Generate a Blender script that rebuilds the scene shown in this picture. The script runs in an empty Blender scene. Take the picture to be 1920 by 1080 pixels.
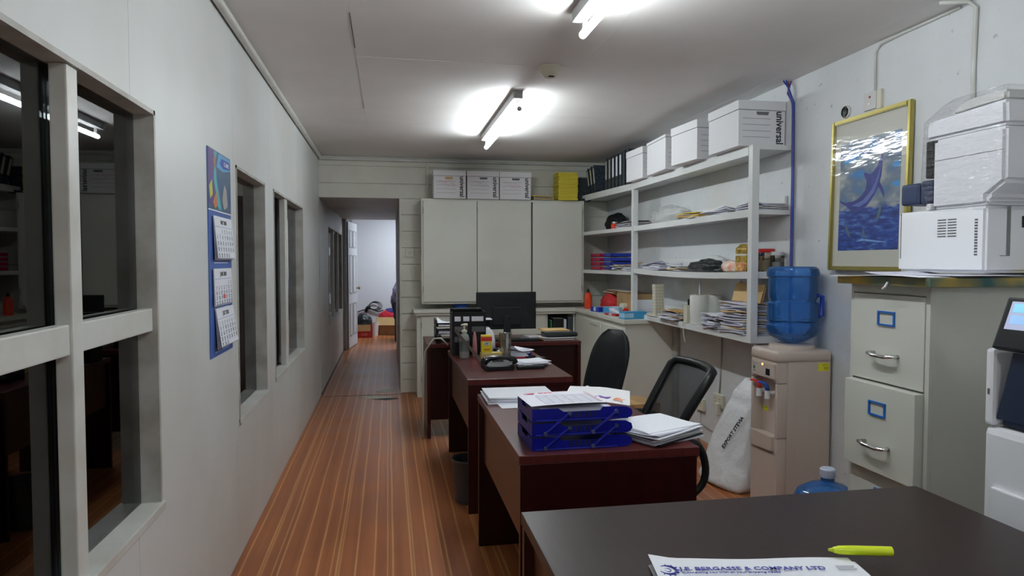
import bpy, bmesh, math, random
from mathutils import Matrix, Vector, Euler
R = random.Random(7)
C = bpy.context.scene.collection
sc = bpy.context.scene
PI = math.pi
rad = math.radians

# ---------------------------------------------------------------- camera, world, exposure
cam_d = bpy.data.cameras.new('camera'); cam = bpy.data.objects.new('camera', cam_d); C.objects.link(cam)
cam_d.sensor_width = 36.0; cam_d.lens = 24.0; cam_d.clip_start = 0.05
cam.location = (0, 0, 1.40)
cam.rotation_euler = (PI/2 - math.atan(50/1280), 0, rad(-10.27))
sc.camera = cam
w = bpy.data.worlds.new('world'); sc.world = w; w.use_nodes = True
w.node_tree.nodes['Background'].inputs[0].default_value = (0.55, 0.6, 0.7, 1)
w.node_tree.nodes['Background'].inputs[1].default_value = 0.02
sc.view_settings.view_transform = 'Standard'; sc.view_settings.look = 'None'
sc.view_settings.gamma = 1; sc.view_settings.use_curve_mapping = False
sc.view_settings.exposure = 0.0
TUBE = 78.0      # radiance of the fluorescent tubes
TUBECOL = (0.90, 0.97, 1.0)

# ---------------------------------------------------------------- helpers
class MB:
    def __init__(s): s.bm = bmesh.new()
    def box(s, x0, x1, y0, y1, z0, z1, bev=0, m=None, seg=2):
        t = bmesh.new(); bmesh.ops.create_cube(t, size=1)
        for v in t.verts: v.co = Vector(((x0+x1)/2+v.co.x*(x1-x0), (y0+y1)/2+v.co.y*(y1-y0), (z0+z1)/2+v.co.z*(z1-z0)))
        if bev: bmesh.ops.bevel(t, geom=t.edges[:], offset=bev, segments=seg, affect='EDGES', profile=0.6)
        return s.add(t, m)
    def add(s, t, m=None):
        if m is not None: bmesh.ops.transform(t, matrix=m, verts=t.verts[:])
        me = bpy.data.meshes.new('tmp'); t.to_mesh(me); t.free(); s.bm.from_mesh(me); bpy.data.meshes.remove(me)
        return s
    def tube(s, pts, r, seg=8, closed=False, m=None):
        t = bmesh.new(); P = [Vector(p) for p in pts]; n = len(P); rings = []; up = None
        rs = r if isinstance(r, (list, tuple)) else [r]*n
        for i, p in enumerate(P):
            a = P[(i-1) % n] if (closed or i > 0) else p
            b = P[(i+1) % n] if (closed or i < n-1) else p
            d = (b-a).normalized()
            if up is None: up = d.orthogonal().normalized()
            up = (up - d*up.dot(d))
            up = up.normalized() if up.length > 1e-6 else d.orthogonal().normalized()
            q = d.cross(up)
            rings.append([t.verts.new(p + (up*math.cos(2*PI*k/seg)+q*math.sin(2*PI*k/seg))*rs[i]) for k in range(seg)])
        for i in range(n if closed else n-1):
            A, B = rings[i], rings[(i+1) % n]
            for k in range(seg): t.faces.new((A[k], A[(k+1) % seg], B[(k+1) % seg], B[k]))
        if not closed:
            t.faces.new(rings[0][::-1]); t.faces.new(rings[-1])
        bmesh.ops.recalc_face_normals(t, faces=t.faces[:])
        return s.add(t, m)
    def cyl(s, p0, p1, r0, r1=None, seg=20, m=None): return s.tube([p0, p1], [r0, r0 if r1 is None else r1], seg, m=m)
    def lathe(s, prof, c=(0, 0, 0), seg=28, m=None):
        t = bmesh.new(); rings = []
        for r, z in prof:
            rings.append([t.verts.new((c[0]+r*math.cos(2*PI*k/seg), c[1]+r*math.sin(2*PI*k/seg), c[2]+z)) for k in range(seg)])
        for A, B in zip(rings, rings[1:]):
            for k in range(seg): t.faces.new((A[k], A[(k+1) % seg], B[(k+1) % seg], B[k]))
        t.faces.new(rings[0][::-1]); t.faces.new(rings[-1])
        bmesh.ops.recalc_face_normals(t, faces=t.faces[:])
        return s.add(t, m)
    def prism(s, pts, z0, z1, m=None, bev=0):
        t = bmesh.new()
        f = t.faces.new([t.verts.new((p[0], p[1], z0)) for p in pts])
        ex = bmesh.ops.extrude_face_region(t, geom=[f])
        for v in ex['geom']:
            if isinstance(v, bmesh.types.BMVert): v.co.z = z1
        bmesh.ops.recalc_face_normals(t, faces=t.faces[:])
        if bev: bmesh.ops.bevel(t, geom=[e for e in t.edges], offset=bev, segments=2, affect='EDGES')
        return s.add(t, m)
    def sheet(s, w, d, f, nx=6, ny=6, th=0.0006, m=None):
        """a closed thin slab over [-w/2,w/2]x[-d/2,d/2] whose height is f(u,v), u,v in 0..1"""
        t = bmesh.new(); L = []
        for dz in (0, -th):
            L.append([[t.verts.new(((i/nx-.5)*w, (j/ny-.5)*d, f(i/nx, j/ny)+dz)) for i in range(nx+1)] for j in range(ny+1)])
        a, b = L
        for j in range(ny):
            for i in range(nx):
                t.faces.new((a[j][i], a[j][i+1], a[j+1][i+1], a[j+1][i])); t.faces.new((b[j][i], b[j+1][i], b[j+1][i+1], b[j][i+1]))
        for i in range(nx):
            t.faces.new((a[0][i], b[0][i], b[0][i+1], a[0][i+1])); t.faces.new((a[ny][i], a[ny][i+1], b[ny][i+1], b[ny][i]))
        for j in range(ny):
            t.faces.new((a[j][0], a[j+1][0], b[j+1][0], b[j][0])); t.faces.new((a[j][nx], b[j][nx], b[j+1][nx], a[j+1][nx]))
        return s.add(t, m)
    def build(s, name, mat, parent=None, smooth=False, loc=None, rot=None):
        me = bpy.data.meshes.new(name); s.bm.to_mesh(me); s.bm.free()
        if smooth:
            for p in me.polygons: p.use_smooth = True
        me.materials.append(mat)
        o = bpy.data.objects.new(name, me); C.objects.link(o)
        if parent is not None: o.parent = parent
        if loc: o.location = loc
        if rot: o.rotation_euler = rot
        if smooth == 'auto':
            es = o.modifiers.new('edges', 'EDGE_SPLIT'); es.split_angle = rad(35)
        return o

def tag(o, label=None, cat=None, group=None, kind=None):
    if label: o['label'] = label
    if cat: o['category'] = cat
    if group: o['group'] = group
    if kind: o['kind'] = kind
    return o
def thing(name, label, cat, loc=(0, 0, 0), rz=0, group=None, rot=None):
    o = bpy.data.objects.new(name, None); C.objects.link(o); o.empty_display_size = .05
    o.location = loc; o.rotation_euler = rot if rot else (0, 0, rz)
    return tag(o, label, cat, group)
def struct(o): o['kind'] = 'structure'; return o
def ste(name, loc=(0, 0, 0)):
    o = bpy.data.objects.new(name, None); C.objects.link(o); o.location = loc; return struct(o)
def copy_tree(o, parent=None, keep=True):
    c = o.copy(); C.objects.link(c)
    if parent is not None: c.parent = parent
    for ch in list(o.children): copy_tree(ch, c)
    return c
def tr(x, y, z, rx=0, ry=0, rz=0): return Matrix.Translation((x, y, z)) @ Euler((rx, ry, rz)).to_matrix().to_4x4()
CF = Euler((PI/2, 0, 0)).to_matrix().to_4x4()            # drawn on a face that looks towards -Y
RW = Euler((PI/2, 0, -PI/2)).to_matrix().to_4x4()        # on a face that looks towards -X
LW = Euler((PI/2, 0, PI/2)).to_matrix().to_4x4()         # on a face that looks towards +X
def text(s, size, mat, parent, m, name='lettering', bold=0.0, align='CENTER', space=1.0, line=1.0, ex=0.0004, sx=1.0):
    cu = bpy.data.curves.new('t', 'FONT'); cu.body = s; cu.size = size; cu.align_x = align; cu.align_y = 'CENTER'
    cu.offset = bold; cu.extrude = ex; cu.space_character = space; cu.space_line = line; cu.resolution_u = 2
    o = bpy.data.objects.new('t', cu); C.objects.link(o)
    dg = bpy.context.evaluated_depsgraph_get()
    me = bpy.data.meshes.new_from_object(o.evaluated_get(dg)); bpy.data.objects.remove(o)
    me.transform(m @ Matrix.Diagonal((sx, 1, 1, 1))); me.name = name; me.materials.clear(); me.materials.append(mat)
    q = bpy.data.objects.new(name, me); C.objects.link(q); q.parent = parent
    return q

# ---------------------------------------------------------------- materials
MC = {}
def pm(name, col, rough=.5, metal=0, noise=None, bump=None, spec=.5, coat=0, em=None, stretch=None, trans=0, alpha=1, detail=4):
    if name in MC: return MC[name]
    m = bpy.data.materials.new(name); m.use_nodes = True; nt = m.node_tree; b = nt.nodes['Principled BSDF']; MC[name] = m
    b.inputs['Base Color'].default_value = (*col, 1); b.inputs['Roughness'].default_value = rough
    b.inputs['Metallic'].default_value = metal; b.inputs['Specular IOR Level'].default_value = spec
    b.inputs['Coat Weight'].default_value = coat; b.inputs['Transmission Weight'].default_value = trans
    b.inputs['Alpha'].default_value = alpha
    if em: b.inputs['Emission Color'].default_value = (*em[0], 1); b.inputs['Emission Strength'].default_value = em[1]
    if noise or bump:
        tc = nt.nodes.new('ShaderNodeTexCoord'); mp = nt.nodes.new('ShaderNodeMapping')
        nt.links.new(tc.outputs['Object'], mp.inputs[0])
        if stretch: mp.inputs['Scale'].default_value = stretch
    if noise:
        n = nt.nodes.new('ShaderNodeTexNoise'); n.inputs['Scale'].default_value = noise[0]; n.inputs['Detail'].default_value = detail
        nt.links.new(mp.outputs[0], n.inputs['Vector'])
        r = nt.nodes.new('ShaderNodeValToRGB'); k = noise[1]
        dark = noise[2] if len(noise) > 2 else tuple(c*(1-k) for c in col)
        r.color_ramp.elements[0].position = .35; r.color_ramp.elements[0].color = (*dark, 1)
        r.color_ramp.elements[1].position = .62; r.color_ramp.elements[1].color = (*col, 1)
        nt.links.new(n.outputs['Fac'], r.inputs[0]); nt.links.new(r.outputs[0], b.inputs['Base Color'])
    if bump:
        n2 = nt.nodes.new('ShaderNodeTexNoise'); n2.inputs['Scale'].default_value = bump[0]; n2.inputs['Detail'].default_value = 5
        nt.links.new(mp.outputs[0], n2.inputs['Vector'])
        bp = nt.nodes.new('ShaderNodeBump'); bp.inputs['Strength'].default_value = bump[1]; bp.inputs['Distance'].default_value = bump[2] if len(bump) > 2 else .005
        nt.links.new(n2.outputs['Fac'], bp.inputs['Height']); nt.links.new(bp.outputs[0], b.inputs['Normal'])
    return m
def film(name, tint, rough=.05, ior=1.5, bump=None, fres=True, mixf=.2):
    """clear sheet: see-through plus a Fresnel reflection"""
    if name in MC: return MC[name]
    m = bpy.data.materials.new(name); m.use_nodes = True; nt = m.node_tree; MC[name] = m
    for n in list(nt.nodes): nt.nodes.remove(n)
    o = nt.nodes.new('ShaderNodeOutputMaterial'); mx = nt.nodes.new('ShaderNodeMixShader')
    t = nt.nodes.new('ShaderNodeBsdfTransparent'); t.inputs[0].default_value = (*tint, 1)
    g = nt.nodes.new('ShaderNodeBsdfGlossy'); g.inputs['Roughness'].default_value = rough
    if fres:
        f = nt.nodes.new('ShaderNodeFresnel'); f.inputs[0].default_value = ior; nt.links.new(f.outputs[0], mx.inputs[0])
    else: mx.inputs[0].default_value = mixf
    nt.links.new(t.outputs[0], mx.inputs[1]); nt.links.new(g.outputs[0], mx.inputs[2]); nt.links.new(mx.outputs[0], o.inputs[0])
    if bump:
        tc = nt.nodes.new('ShaderNodeTexCoord'); mp = nt.nodes.new('ShaderNodeMapping'); nt.links.new(tc.outputs['Object'], mp.inputs[0])
        mp.inputs['Scale'].default_value = bump[2]
        n = nt.nodes.new('ShaderNodeTexNoise'); n.inputs['Scale'].default_value = bump[0]; n.inputs['Detail'].default_value = 3
        nt.links.new(mp.outputs[0], n.inputs['Vector'])
        bp = nt.nodes.new('ShaderNodeBump'); bp.inputs['Strength'].default_value = bump[1]; bp.inputs['Distance'].default_value = .02
        nt.links.new(n.outputs['Fac'], bp.inputs['Height']); nt.links.new(bp.outputs[0], g.inputs['Normal'])
        if fres: nt.links.new(bp.outputs[0], f.inputs['Normal'])
    return m

white_wall = pm('painted_board', (.69, .71, .70), .42, noise=(1.3, .08, (.62, .625, .60)), bump=(6, .10, .01))
ceil_m = pm('ceiling_paint', (.86, .84, .83), .7, noise=(1.1, .1, (.78, .755, .73)))
trim_m = pm('gloss_white_paint', (.66, .67, .64), .35, noise=(7, .1, (.58, .57, .52)), bump=(30, .06, .003))
plank_m = pm('cream_plank_paint', (.74, .74, .67), .5, noise=(3, .12, (.66, .65, .56)))
cab_m = pm('off_white_cabinet_paint', (.76, .77, .70), .4, noise=(2.0, .08, (.71, .71, .63)), bump=(12, .05, .004))
jamb_m = pm('worn_grey_white_paint', (.50, .50, .47), .5, noise=(9, .3, (.36, .35, .31)))
seam_m = pm('dark_gap', (.10, .09, .08), .9)
shelf_m = pm('white_shelf_paint', (.76, .78, .78), .35, noise=(3, .06, (.70, .71, .69)))
paper_m = pm('white_paper', (.84, .86, .92), .8)
paper2_m = pm('grey_white_paper', (.62, .62, .72), .8)
paper3_m = pm('newsprint', (.52, .50, .47), .85, noise=(25, .3))
manila_m = pm('manila', (.66, .45, .20), .7, noise=(6, .1))
mantan_m = pm('brown_envelope', (.55, .34, .13), .7)
yellow_m = pm('yellow_card', (.74, .62, .05), .6)
mustard_m = pm('yellow_envelope', (.62, .44, .04), .55)
board_m = pm('cardboard', (.46, .29, .14), .8, noise=(8, .15))
boxw_m = pm('white_box_board', (.80, .80, .82), .6)
ink_m = pm('black_ink', (.035, .035, .04), .7)
grey_ink = pm('grey_ink', (.30, .30, .36), .8)
faint_ink = pm('faint_print', (.55, .56, .64), .8)
blue_ink = pm('navy_ink', (.05, .06, .33), .7)
red_ink = pm('red_ink', (.75, .08, .10), .7)
pink_ink = pm('pink_ink', (.80, .12, .25), .7)
purple_ink = pm('purple_ink', (.16, .05, .42), .6)
orange_ink = pm('orange_ink', (.85, .30, .12), .6)
black_m = pm('black_plastic', (.006, .007, .008), .38, spec=.3)
blackm_m = pm('black_fabric', (.006, .008, .009), .6, spec=.25, bump=(300, .2, .001))
dgrey_m = pm('charcoal', (.010, .012, .014), .45, spec=.3)
binder_m = pm('blue_black_binder', (.018, .028, .04), .45, noise=(40, .5, (.05, .07, .09)))
chrome_m = pm('chrome', (.75, .75, .75), .15, metal=1)
steel_m = pm('brushed_steel', (.5, .5, .5), .3, metal=1)
mahog = pm('mahogany_veneer', (.050, .0065, .006), .28, noise=(3, .35), stretch=(1, 12, 12), spec=.5)
mahog_dark = pm('dark_mahogany_panel', (.024, .0022, .0022), .3, noise=(3, .3), stretch=(12, 12, 1))
veneer_bounce = pm('brown_veneer_floor_bounce', (.11, .030, .008), .35, noise=(3, .3), stretch=(12, 12, 1))  # brown veneer with the orange floor's reflection painted into its colour
mahog_top = pm('mahogany_top', (.085, .015, .013), .30, noise=(4, .25), stretch=(14, 1, 1), spec=.5)
espresso = pm('espresso_top', (.026, .014, .013), .36, noise=(9, .3), stretch=(12, 1, 1), bump=(60, .03, .002), spec=.35)
espresso_edge = pm('espresso_edge', (.05, .036, .03), .4)
beige_m = pm('beige_plastic', (.55, .46, .40), .38)
beige_d = pm('beige_recess', (.36, .29, .25), .5)
steelcab_m = pm('grey_green_steel', (.56, .57, .51), .38, noise=(2, .06))
blue_pl = pm('cobalt_plastic', (.004, .007, .22), .30, spec=.3)
blue_frame_m = pm('blue_label_frame', (.01, .11, .42), .35)
red_m = pm('red_plastic', (.62, .02, .02), .4)
rbag_m = pm('red_plastic_bag', (.65, .02, .03), .3, bump=(40, .5, .01))
orange_m = pm('orange_red_plastic', (.80, .07, .02), .4)
magenta_m = pm('crimson_plastic', (.48, .01, .07), .4)
lblue_m = pm('light_blue_card', (.05, .33, .62), .5)
pblue_m = pm('pale_blue_card', (.36, .60, .78), .5)
dblue_m = pm('deep_blue_card', (.01, .04, .40), .45)
green_m = pm('green_plastic', (.02, .16, .06), .5)
gold_m = pm('gold_frame', (.40, .34, .10), .35, metal=.6)
goldbag_m = pm('gold_foil_card', (.55, .40, .08), .35, noise=(40, .5, (.25, .15, .03)), metal=.3)
cream_m = pm('cream_plastic', (.66, .64, .52), .5)
matboard = pm('picture_mat', (.66, .66, .58), .8)
mfpw = pm('printer_white', (.80, .81, .84), .4)
mfpg = pm('printer_grey_white', (.62, .62, .60), .45)
navy_m = pm('navy_plastic', (.020, .035, .085), .4)
sack_m = pm('white_poly_sack', (.74, .75, .76), .35, bump=(9, .6, .03))
vbag_m = pm('black_poly_bag', (.015, .02, .022), .3, bump=(25, .8, .02))
lav_m = pm('lavender_shirt', (.34, .30, .52), .8)
skin_m = pm('skin', (.20, .10, .06), .55)
hair_m = pm('black_hair', (.01, .009, .008), .6)
denim_m = pm('dark_trousers', (.03, .035, .06), .8)
yellow_st = pm('yellow_sticker', (.75, .72, .02), .5)
farwall_m = pm('far_white_paint', (.72, .75, .80), .6)
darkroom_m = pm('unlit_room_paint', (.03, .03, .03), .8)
bottle_m = None

def right_wall_mat():
    m = bpy.data.materials.new('painted_concrete'); m.use_nodes = True; nt = m.node_tree; b = nt.nodes['Principled BSDF']
    tc = nt.nodes.new('ShaderNodeTexCoord')
    def noise(scale, det, pos, cols):
        n = nt.nodes.new('ShaderNodeTexNoise'); n.inputs['Scale'].default_value = scale; n.inputs['Detail'].default_value = det
        nt.links.new(tc.outputs['Object'], n.inputs['Vector']); r = nt.nodes.new('ShaderNodeValToRGB')
        r.color_ramp.elements[0].position = pos[0]; r.color_ramp.elements[1].position = pos[1]
        r.color_ramp.elements[0].color = (*cols[0], 1); r.color_ramp.elements[1].color = (*cols[1], 1)
        nt.links.new(n.outputs['Fac'], r.inputs[0]); return n, r
    n1, r1 = noise(1.6, 4, (.35, .65), ((.62, .64, .65), (.72, .74, .75)))
    n2, r2 = noise(22, 3, (.24, .32), ((.45, .43, .41), (1, 1, 1)))
    mx = nt.nodes.new('ShaderNodeMix'); mx.data_type = 'RGBA'; mx.blend_type = 'MULTIPLY'; mx.inputs[0].default_value = 1
    nt.links.new(r1.outputs[0], mx.inputs[6]); nt.links.new(r2.outputs[0], mx.inputs[7]); nt.links.new(mx.outputs[2], b.inputs['Base Color'])
    b.inputs['Roughness'].default_value = .6
    n3 = nt.nodes.new('ShaderNodeTexNoise'); n3.inputs['Scale'].default_value = 14; n3.inputs['Detail'].default_value = 8
    nt.links.new(tc.outputs['Object'], n3.inputs['Vector'])
    bp = nt.nodes.new('ShaderNodeBump'); bp.inputs['Strength'].default_value = .35; bp.inputs['Distance'].default_value = .02
    nt.links.new(n3.outputs['Fac'], bp.inputs['Height']); nt.links.new(bp.outputs[0], b.inputs['Normal'])
    return m
rwall_m = right_wall_mat()

def floor_mat():
    m = bpy.data.materials.new('striped_vinyl'); m.use_nodes = True; nt = m.node_tree; b = nt.nodes['Principled BSDF']; L = nt.links.new
    tc = nt.nodes.new('ShaderNodeTexCoord'); sx = nt.nodes.new('ShaderNodeSeparateXYZ'); L(tc.outputs['Object'], sx.inputs[0])
    def M(op, a, bb=None, clamp=False):
        n = nt.nodes.new('ShaderNodeMath'); n.operation = op; n.use_clamp = clamp
        for i, v in enumerate((a, bb)):
            if v is None: continue
            if isinstance(v, (int, float)): n.inputs[i].default_value = v
            else: L(v, n.inputs[i])
        return n.outputs[0]
    wob = nt.nodes.new('ShaderNodeTexNoise'); wob.inputs['Scale'].default_value = .8; L(tc.outputs['Object'], wob.inputs['Vector'])
    x = M('ADD', sx.outputs[0], M('MULTIPLY', wob.outputs['Fac'], .02))
    def line(period, off, width):
        fr = M('FRACT', M('DIVIDE', M('ADD', x, off+50), period))
        d = M('ABSOLUTE', M('SUBTRACT', fr, .5))
        return M('SUBTRACT', 1, M('DIVIDE', d, width/period), clamp=True)
    l1 = line(.085, .0, .007); l2 = line(.34, .03, .006); l3 = line(.255, .11, .005)
    lines = M('MAXIMUM', M('MULTIPLY', l1, .75), M('MAXIMUM', M('MULTIPLY', l2, .6), M('MULTIPLY', l3, .7)))
    mp = nt.nodes.new('ShaderNodeMapping'); mp.inputs['Scale'].default_value = (26, .5, 1); L(tc.outputs['Object'], mp.inputs[0])
    n = nt.nodes.new('ShaderNodeTexNoise'); n.inputs['Scale'].default_value = 1; n.inputs['Detail'].default_value = 6; L(mp.outputs[0], n.inputs['Vector'])
    r = nt.nodes.new('ShaderNodeValToRGB'); e = r.color_ramp.elements
    e[0].position = .3; e[0].color = (.29, .088, .030, 1); e[1].position = .7; e[1].color = (.42, .142, .046, 1)
    L(n.outputs['Fac'], r.inputs[0])
    mx = nt.nodes.new('ShaderNodeMix'); mx.data_type = 'RGBA'; L(lines, mx.inputs[0]); L(r.outputs[0], mx.inputs[6]); mx.inputs[7].default_value = (.74, .40, .15, 1)
    n2 = nt.nodes.new('ShaderNodeTexNoise'); n2.inputs['Scale'].default_value = 2.2; n2.inputs['Detail'].default_value = 5; L(tc.outputs['Object'], n2.inputs['Vector'])
    r2 = nt.nodes.new('ShaderNodeValToRGB'); e = r2.color_ramp.elements
    e[0].position = .3; e[0].color = (.75, .72, .70, 1); e[1].position = .6; e[1].color = (1, 1, 1, 1); L(n2.outputs['Fac'], r2.inputs[0])
    m2 = nt.nodes.new('ShaderNodeMix'); m2.data_type = 'RGBA'; m2.blend_type = 'MULTIPLY'; m2.inputs[0].default_value = .8
    L(mx.outputs[2], m2.inputs[6]); L(r2.outputs[0], m2.inputs[7]); L(m2.outputs[2], b.inputs['Base Color'])
    b.inputs['Roughness'].default_value = .33; b.inputs['Specular IOR Level'].default_value = .45
    rr = nt.nodes.new('ShaderNodeMapRange'); rr.inputs[3].default_value = .22; rr.inputs[4].default_value = .5; L(n2.outputs['Fac'], rr.inputs[0]); L(rr.outputs[0], b.inputs['Roughness'])
    bp = nt.nodes.new('ShaderNodeBump'); bp.inputs['Strength'].default_value = .15; bp.inputs['Distance'].default_value = .004
    L(n2.outputs['Fac'], bp.inputs['Height']); L(bp.outputs[0], b.inputs['Normal'])
    return m
floor_m = floor_mat()

tube_m = pm('lit_tube', (1, 1, 1), .5, em=(TUBECOL, TUBE))
pane_m = film('window_glass', (.45, .48, .49), rough=.012, ior=1.65)
clear_m = film('clear_plastic', (.93, .95, .97), rough=.08, ior=1.45)
wrap_m = film('crinkled_wrap', (.97, .97, .98), rough=.12, fres=False, mixf=.14, bump=(9, .9, (1, 1.5, 6)))
picwrap_m = film('picture_wrap', (.98, .98, .98), rough=.08, fres=False, mixf=.036, bump=(4, .14, (1, 1.2, 4)))
mesh_m = film('chair_mesh_net', (.16, .16, .17), rough=.6, fres=False, mixf=.06)

# ================================================================ SETTING
LX, RX, BY, CZ = -.70, 2.41, 7.31, 2.49
WT = .12
f = MB(); f.box(-3.4, 3.2, -2.1, 14.0, -.08, 0)
struct(f.build('floor', floor_m))
# ceiling of boards with open joints
ce = ste('ceiling')
MB().box(LX-WT, RX+.14, -2.1, BY+.12, CZ+.014, CZ+.06).build('backing', pm('ceiling_joint', (.40, .37, .35), .9), ce)
ys = [-2.1, -1.19, .05, 1.29, 2.53, 3.77, 5.02, 6.26, BY+.1]; xs = [LX-.1, -.16, 1.06, 2.28, RX+.1]
for i in range(len(ys)-1):
    for j in range(len(xs)-1):
        g = .0004
        MB().box(xs[j]+g, xs[j+1]-g, ys[i]+g, ys[i+1]-g, CZ+R.uniform(0, .0015), CZ+.014).build('panel', ceil_m, ce)
for k, (y0, y1) in enumerate(((3.12, 3.62),)):        # open cracks along the long joint
    MB().box(-.162, -.158, y0, y1, CZ-.0006, CZ+.002).build('joint_gap', seam_m, ce)

# left wall, boards with window openings
WINS = [(.35, 2.26, .636, 1.857), (3.39, 4.15, .636, 1.85), (4.45, 5.93, .655, 1.85), (8.38, 10.75, .655, 1.815)]
wl = ste('wall_left')
def cut_panel(y0, y1, z0, z1):
    cuts = [W for W in WINS if W[0] < y1 and W[1] > y0]
    mb = MB(); g = .001
    yy = sorted({y0, y1, *[min(max(v, y0), y1) for W in cuts for v in W[:2]]})
    for a, b in zip(yy, yy[1:]):
        c = (a+b)/2; W = [q for q in cuts if q[0] < c < q[1]]
        A = a+(g if a == y0 else 0); B = b-(g if b == y1 else 0)
        if W: mb.box(LX-WT, LX, A, B, z0, W[0][2]); mb.box(LX-WT, LX, A, B, W[0][3], z1)
        else: mb.box(LX-WT, LX, A, B, z0, z1)
    return mb
for y0, y1 in zip([-2.1, -.4, .84, 2.065, 3.34, 4.30, 5.60, 6.50], [-.4, .84, 2.065, 3.34, 4.30, 5.60, 6.50, 7.31]):
    cut_panel(y0, y1, 0, CZ).build('panel', white_wall, wl)
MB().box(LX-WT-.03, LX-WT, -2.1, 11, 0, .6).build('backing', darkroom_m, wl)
wh = ste('wall_hall_left')
for y0, y1 in ((7.31, 8.2), (8.2, 9.6), (9.6, 11.0)): cut_panel(y0, y1, 0, 2.35).build('panel', white_wall, wh)
struct(MB().box(LX-.008, LX+.004, 7.306, 7.325, 0, 2.06).build('trim_1', jamb_m))

def window(n, W, mull, rails, glass_x=-.758, tilt=0, mw=.055, mdep=.055):
    y0, y1, z0, z1 = W; w = ste('window_%d' % n, (0, 0, 0))
    t = .014
    fb = MB()
    fb.box(LX-WT+.005, LX+.004, y0, y0+t, z0, z1); fb.box(LX-WT+.005, LX+.004, y1-t, y1, z0, z1)
    fb.box(LX-WT+.005, LX+.004, y0, y1, z1-t, z1)
    fb.build('window_frame', jamb_m, w)
    MB().box(LX-WT+.005, LX+.014, y0-.0, y1, z0-.006, z0+.02, bev=.003).build('sill', trim_m, w)
    for y in mull: MB().box(glass_x+.016, LX-.004, y-mw/2, y+mw/2, z0+.02, z1-t, bev=.004).build('mullion', trim_m, w)
    for z in rails:
        e = [y0+t]+[v for y in mull for v in (y-mw/2, y+mw/2)]+[y1-t]
        for a, b in zip(e[::2], e[1::2]): MB().box(glass_x+.016, LX-.010, a, b, z-.035, z+.035, bev=.004).build('glazing_bar', trim_m, w)
    # dark inner stops behind the glass
    e = [y0+t]+[y for y in mull]+[y1-t]
    for a, b in zip(e, e[1:]):
        o = MB().box(-.002, .002, -(b-a)/2+.004, (b-a)/2-.004, z0+.02, z1-t).build('pane', pane_m, w, loc=(glass_x, (a+b)/2, 0), rot=(0, 0, tilt))
    return w
window(1, WINS[0], [1.02, 1.722], [1.222], tilt=rad(-.8))
window(2, WINS[1], [], [])
window(3, WINS[2], [5.02], [], mw=.12)
window(4, WINS[3], [9.30, 10.05], [], mw=.06)
# the unlit room behind the left windows
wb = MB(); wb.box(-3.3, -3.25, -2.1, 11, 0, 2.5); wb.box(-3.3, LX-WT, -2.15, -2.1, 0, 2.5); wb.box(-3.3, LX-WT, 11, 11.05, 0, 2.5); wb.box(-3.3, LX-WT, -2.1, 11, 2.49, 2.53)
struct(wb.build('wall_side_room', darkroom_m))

# right wall
wr = MB(); wr.box(RX, RX+.14, -2.1, 7.45, 0, CZ)
struct(wr.build('wall_right', rwall_m))
struct(MB().box(LX-WT, RX+.14, -2.16, -2.1, 0, CZ).build('wall_front', white_wall))
struct(MB().box(RX-.03, RX-.002, 5.38, 5.46, 0, .90, bev=.004).build('trim_2', jamb_m))

# back wall of horizontal boards
bk = ste('wall_back')
MB().box(.135, RX+.1, BY+.014, BY+.12, 0, CZ).build('backing', plank_m, bk)
MB().box(LX-.02, .135, BY+.014, BY+.12, 2.062, CZ).build('backing', plank_m, bk)
zz = [0, .145] + [.145+.1745*k for k in range(1, 13)]
zz = [z for z in zz if z < 2.40]+[CZ]
for a, b in zip(zz, zz[1:]):
    if a >= 1.95: continue
    MB().box(.135, RX, BY, BY+.014, a+.005, min(b-.005, 2.055), bev=.002).build('board', plank_m, bk)
for a, b in ((2.062, 2.205), (2.215, 2.385), (2.395, 2.44)):
    MB().box(LX, RX, BY-.002, BY+.014, a, b, bev=.002).build('board', plank_m, bk)
struct(MB().box(LX, RX, BY-.024, BY-.003, 2.445, 2.468, bev=.004).build('trim_3', trim_m))
struct(MB().box(.118, .137, BY-.006, BY+.12, 0, 2.062, bev=.003).build('trim_4', plank_m))
struct(MB().box(.40, .425, BY-.018, BY-.003, 2.075, 2.44, bev=.004).build('trim_5', plank_m))
# cove tube along the left wall
c = MB(); c.cyl((LX+.022, -2.0, CZ-.022), (LX+.022, 4.30, CZ-.022), .020, seg=12); c.cyl((LX+.022, 4.306, CZ-.022), (LX+.022, BY-.01, CZ-.022), .020, seg=12)
struct(c.build('trim_6', trim_m, smooth='auto'))
# hall
hallp = pm('hall_paint', (.62, .59, .56), .5, noise=(2, .15))
struct(MB().box(.12, .22, BY+.12, 11.0, 0, 2.3).build('wall_hall_right', hallp))
struct(MB().box(LX-.02, .24, BY+.1, 11.0, 2.062, 2.10).build('ceiling_hall', hallp))
fr = MB(); fr.box(-2.3, -.645, 11.0, 11.1, 0, 2.5); fr.box(.12, 3.1, 11.0, 11.1, 0, 2.5); fr.box(-.645, .12, 11.0, 11.1, 2.06, 2.5)
struct(fr.build('wall_hall_end', farwall_m))
struct(MB().box(-.66, -.645, 10.96, 11.12, 0, 2.06).build('trim_7', jamb_m))
fw = MB(); fw.box(-2.3, 3.1, 13.75, 13.85, 0, 2.6); fw.box(-2.35, -2.3, 11.1, 13.75, 0, 2.6); fw.box(3.1, 3.15, 11.0, 13.8, 0, 2.6)
struct(fw.build('wall_far', farwall_m))
struct(MB().box(-2.3, 3.1, 11.0, 13.8, 2.5, 2.55).build('ceiling_far', farwall_m))
# thin dark skirting strip in the hall and floor joint
struct(MB().box(LX, .12, 7.245, 7.257, 0, .0016).build('trim_8', seam_m))
struct(MB().box(LX, LX+.012, 7.32, 11.0, 0, .012).build('baseboard_hall', seam_m))

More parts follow.
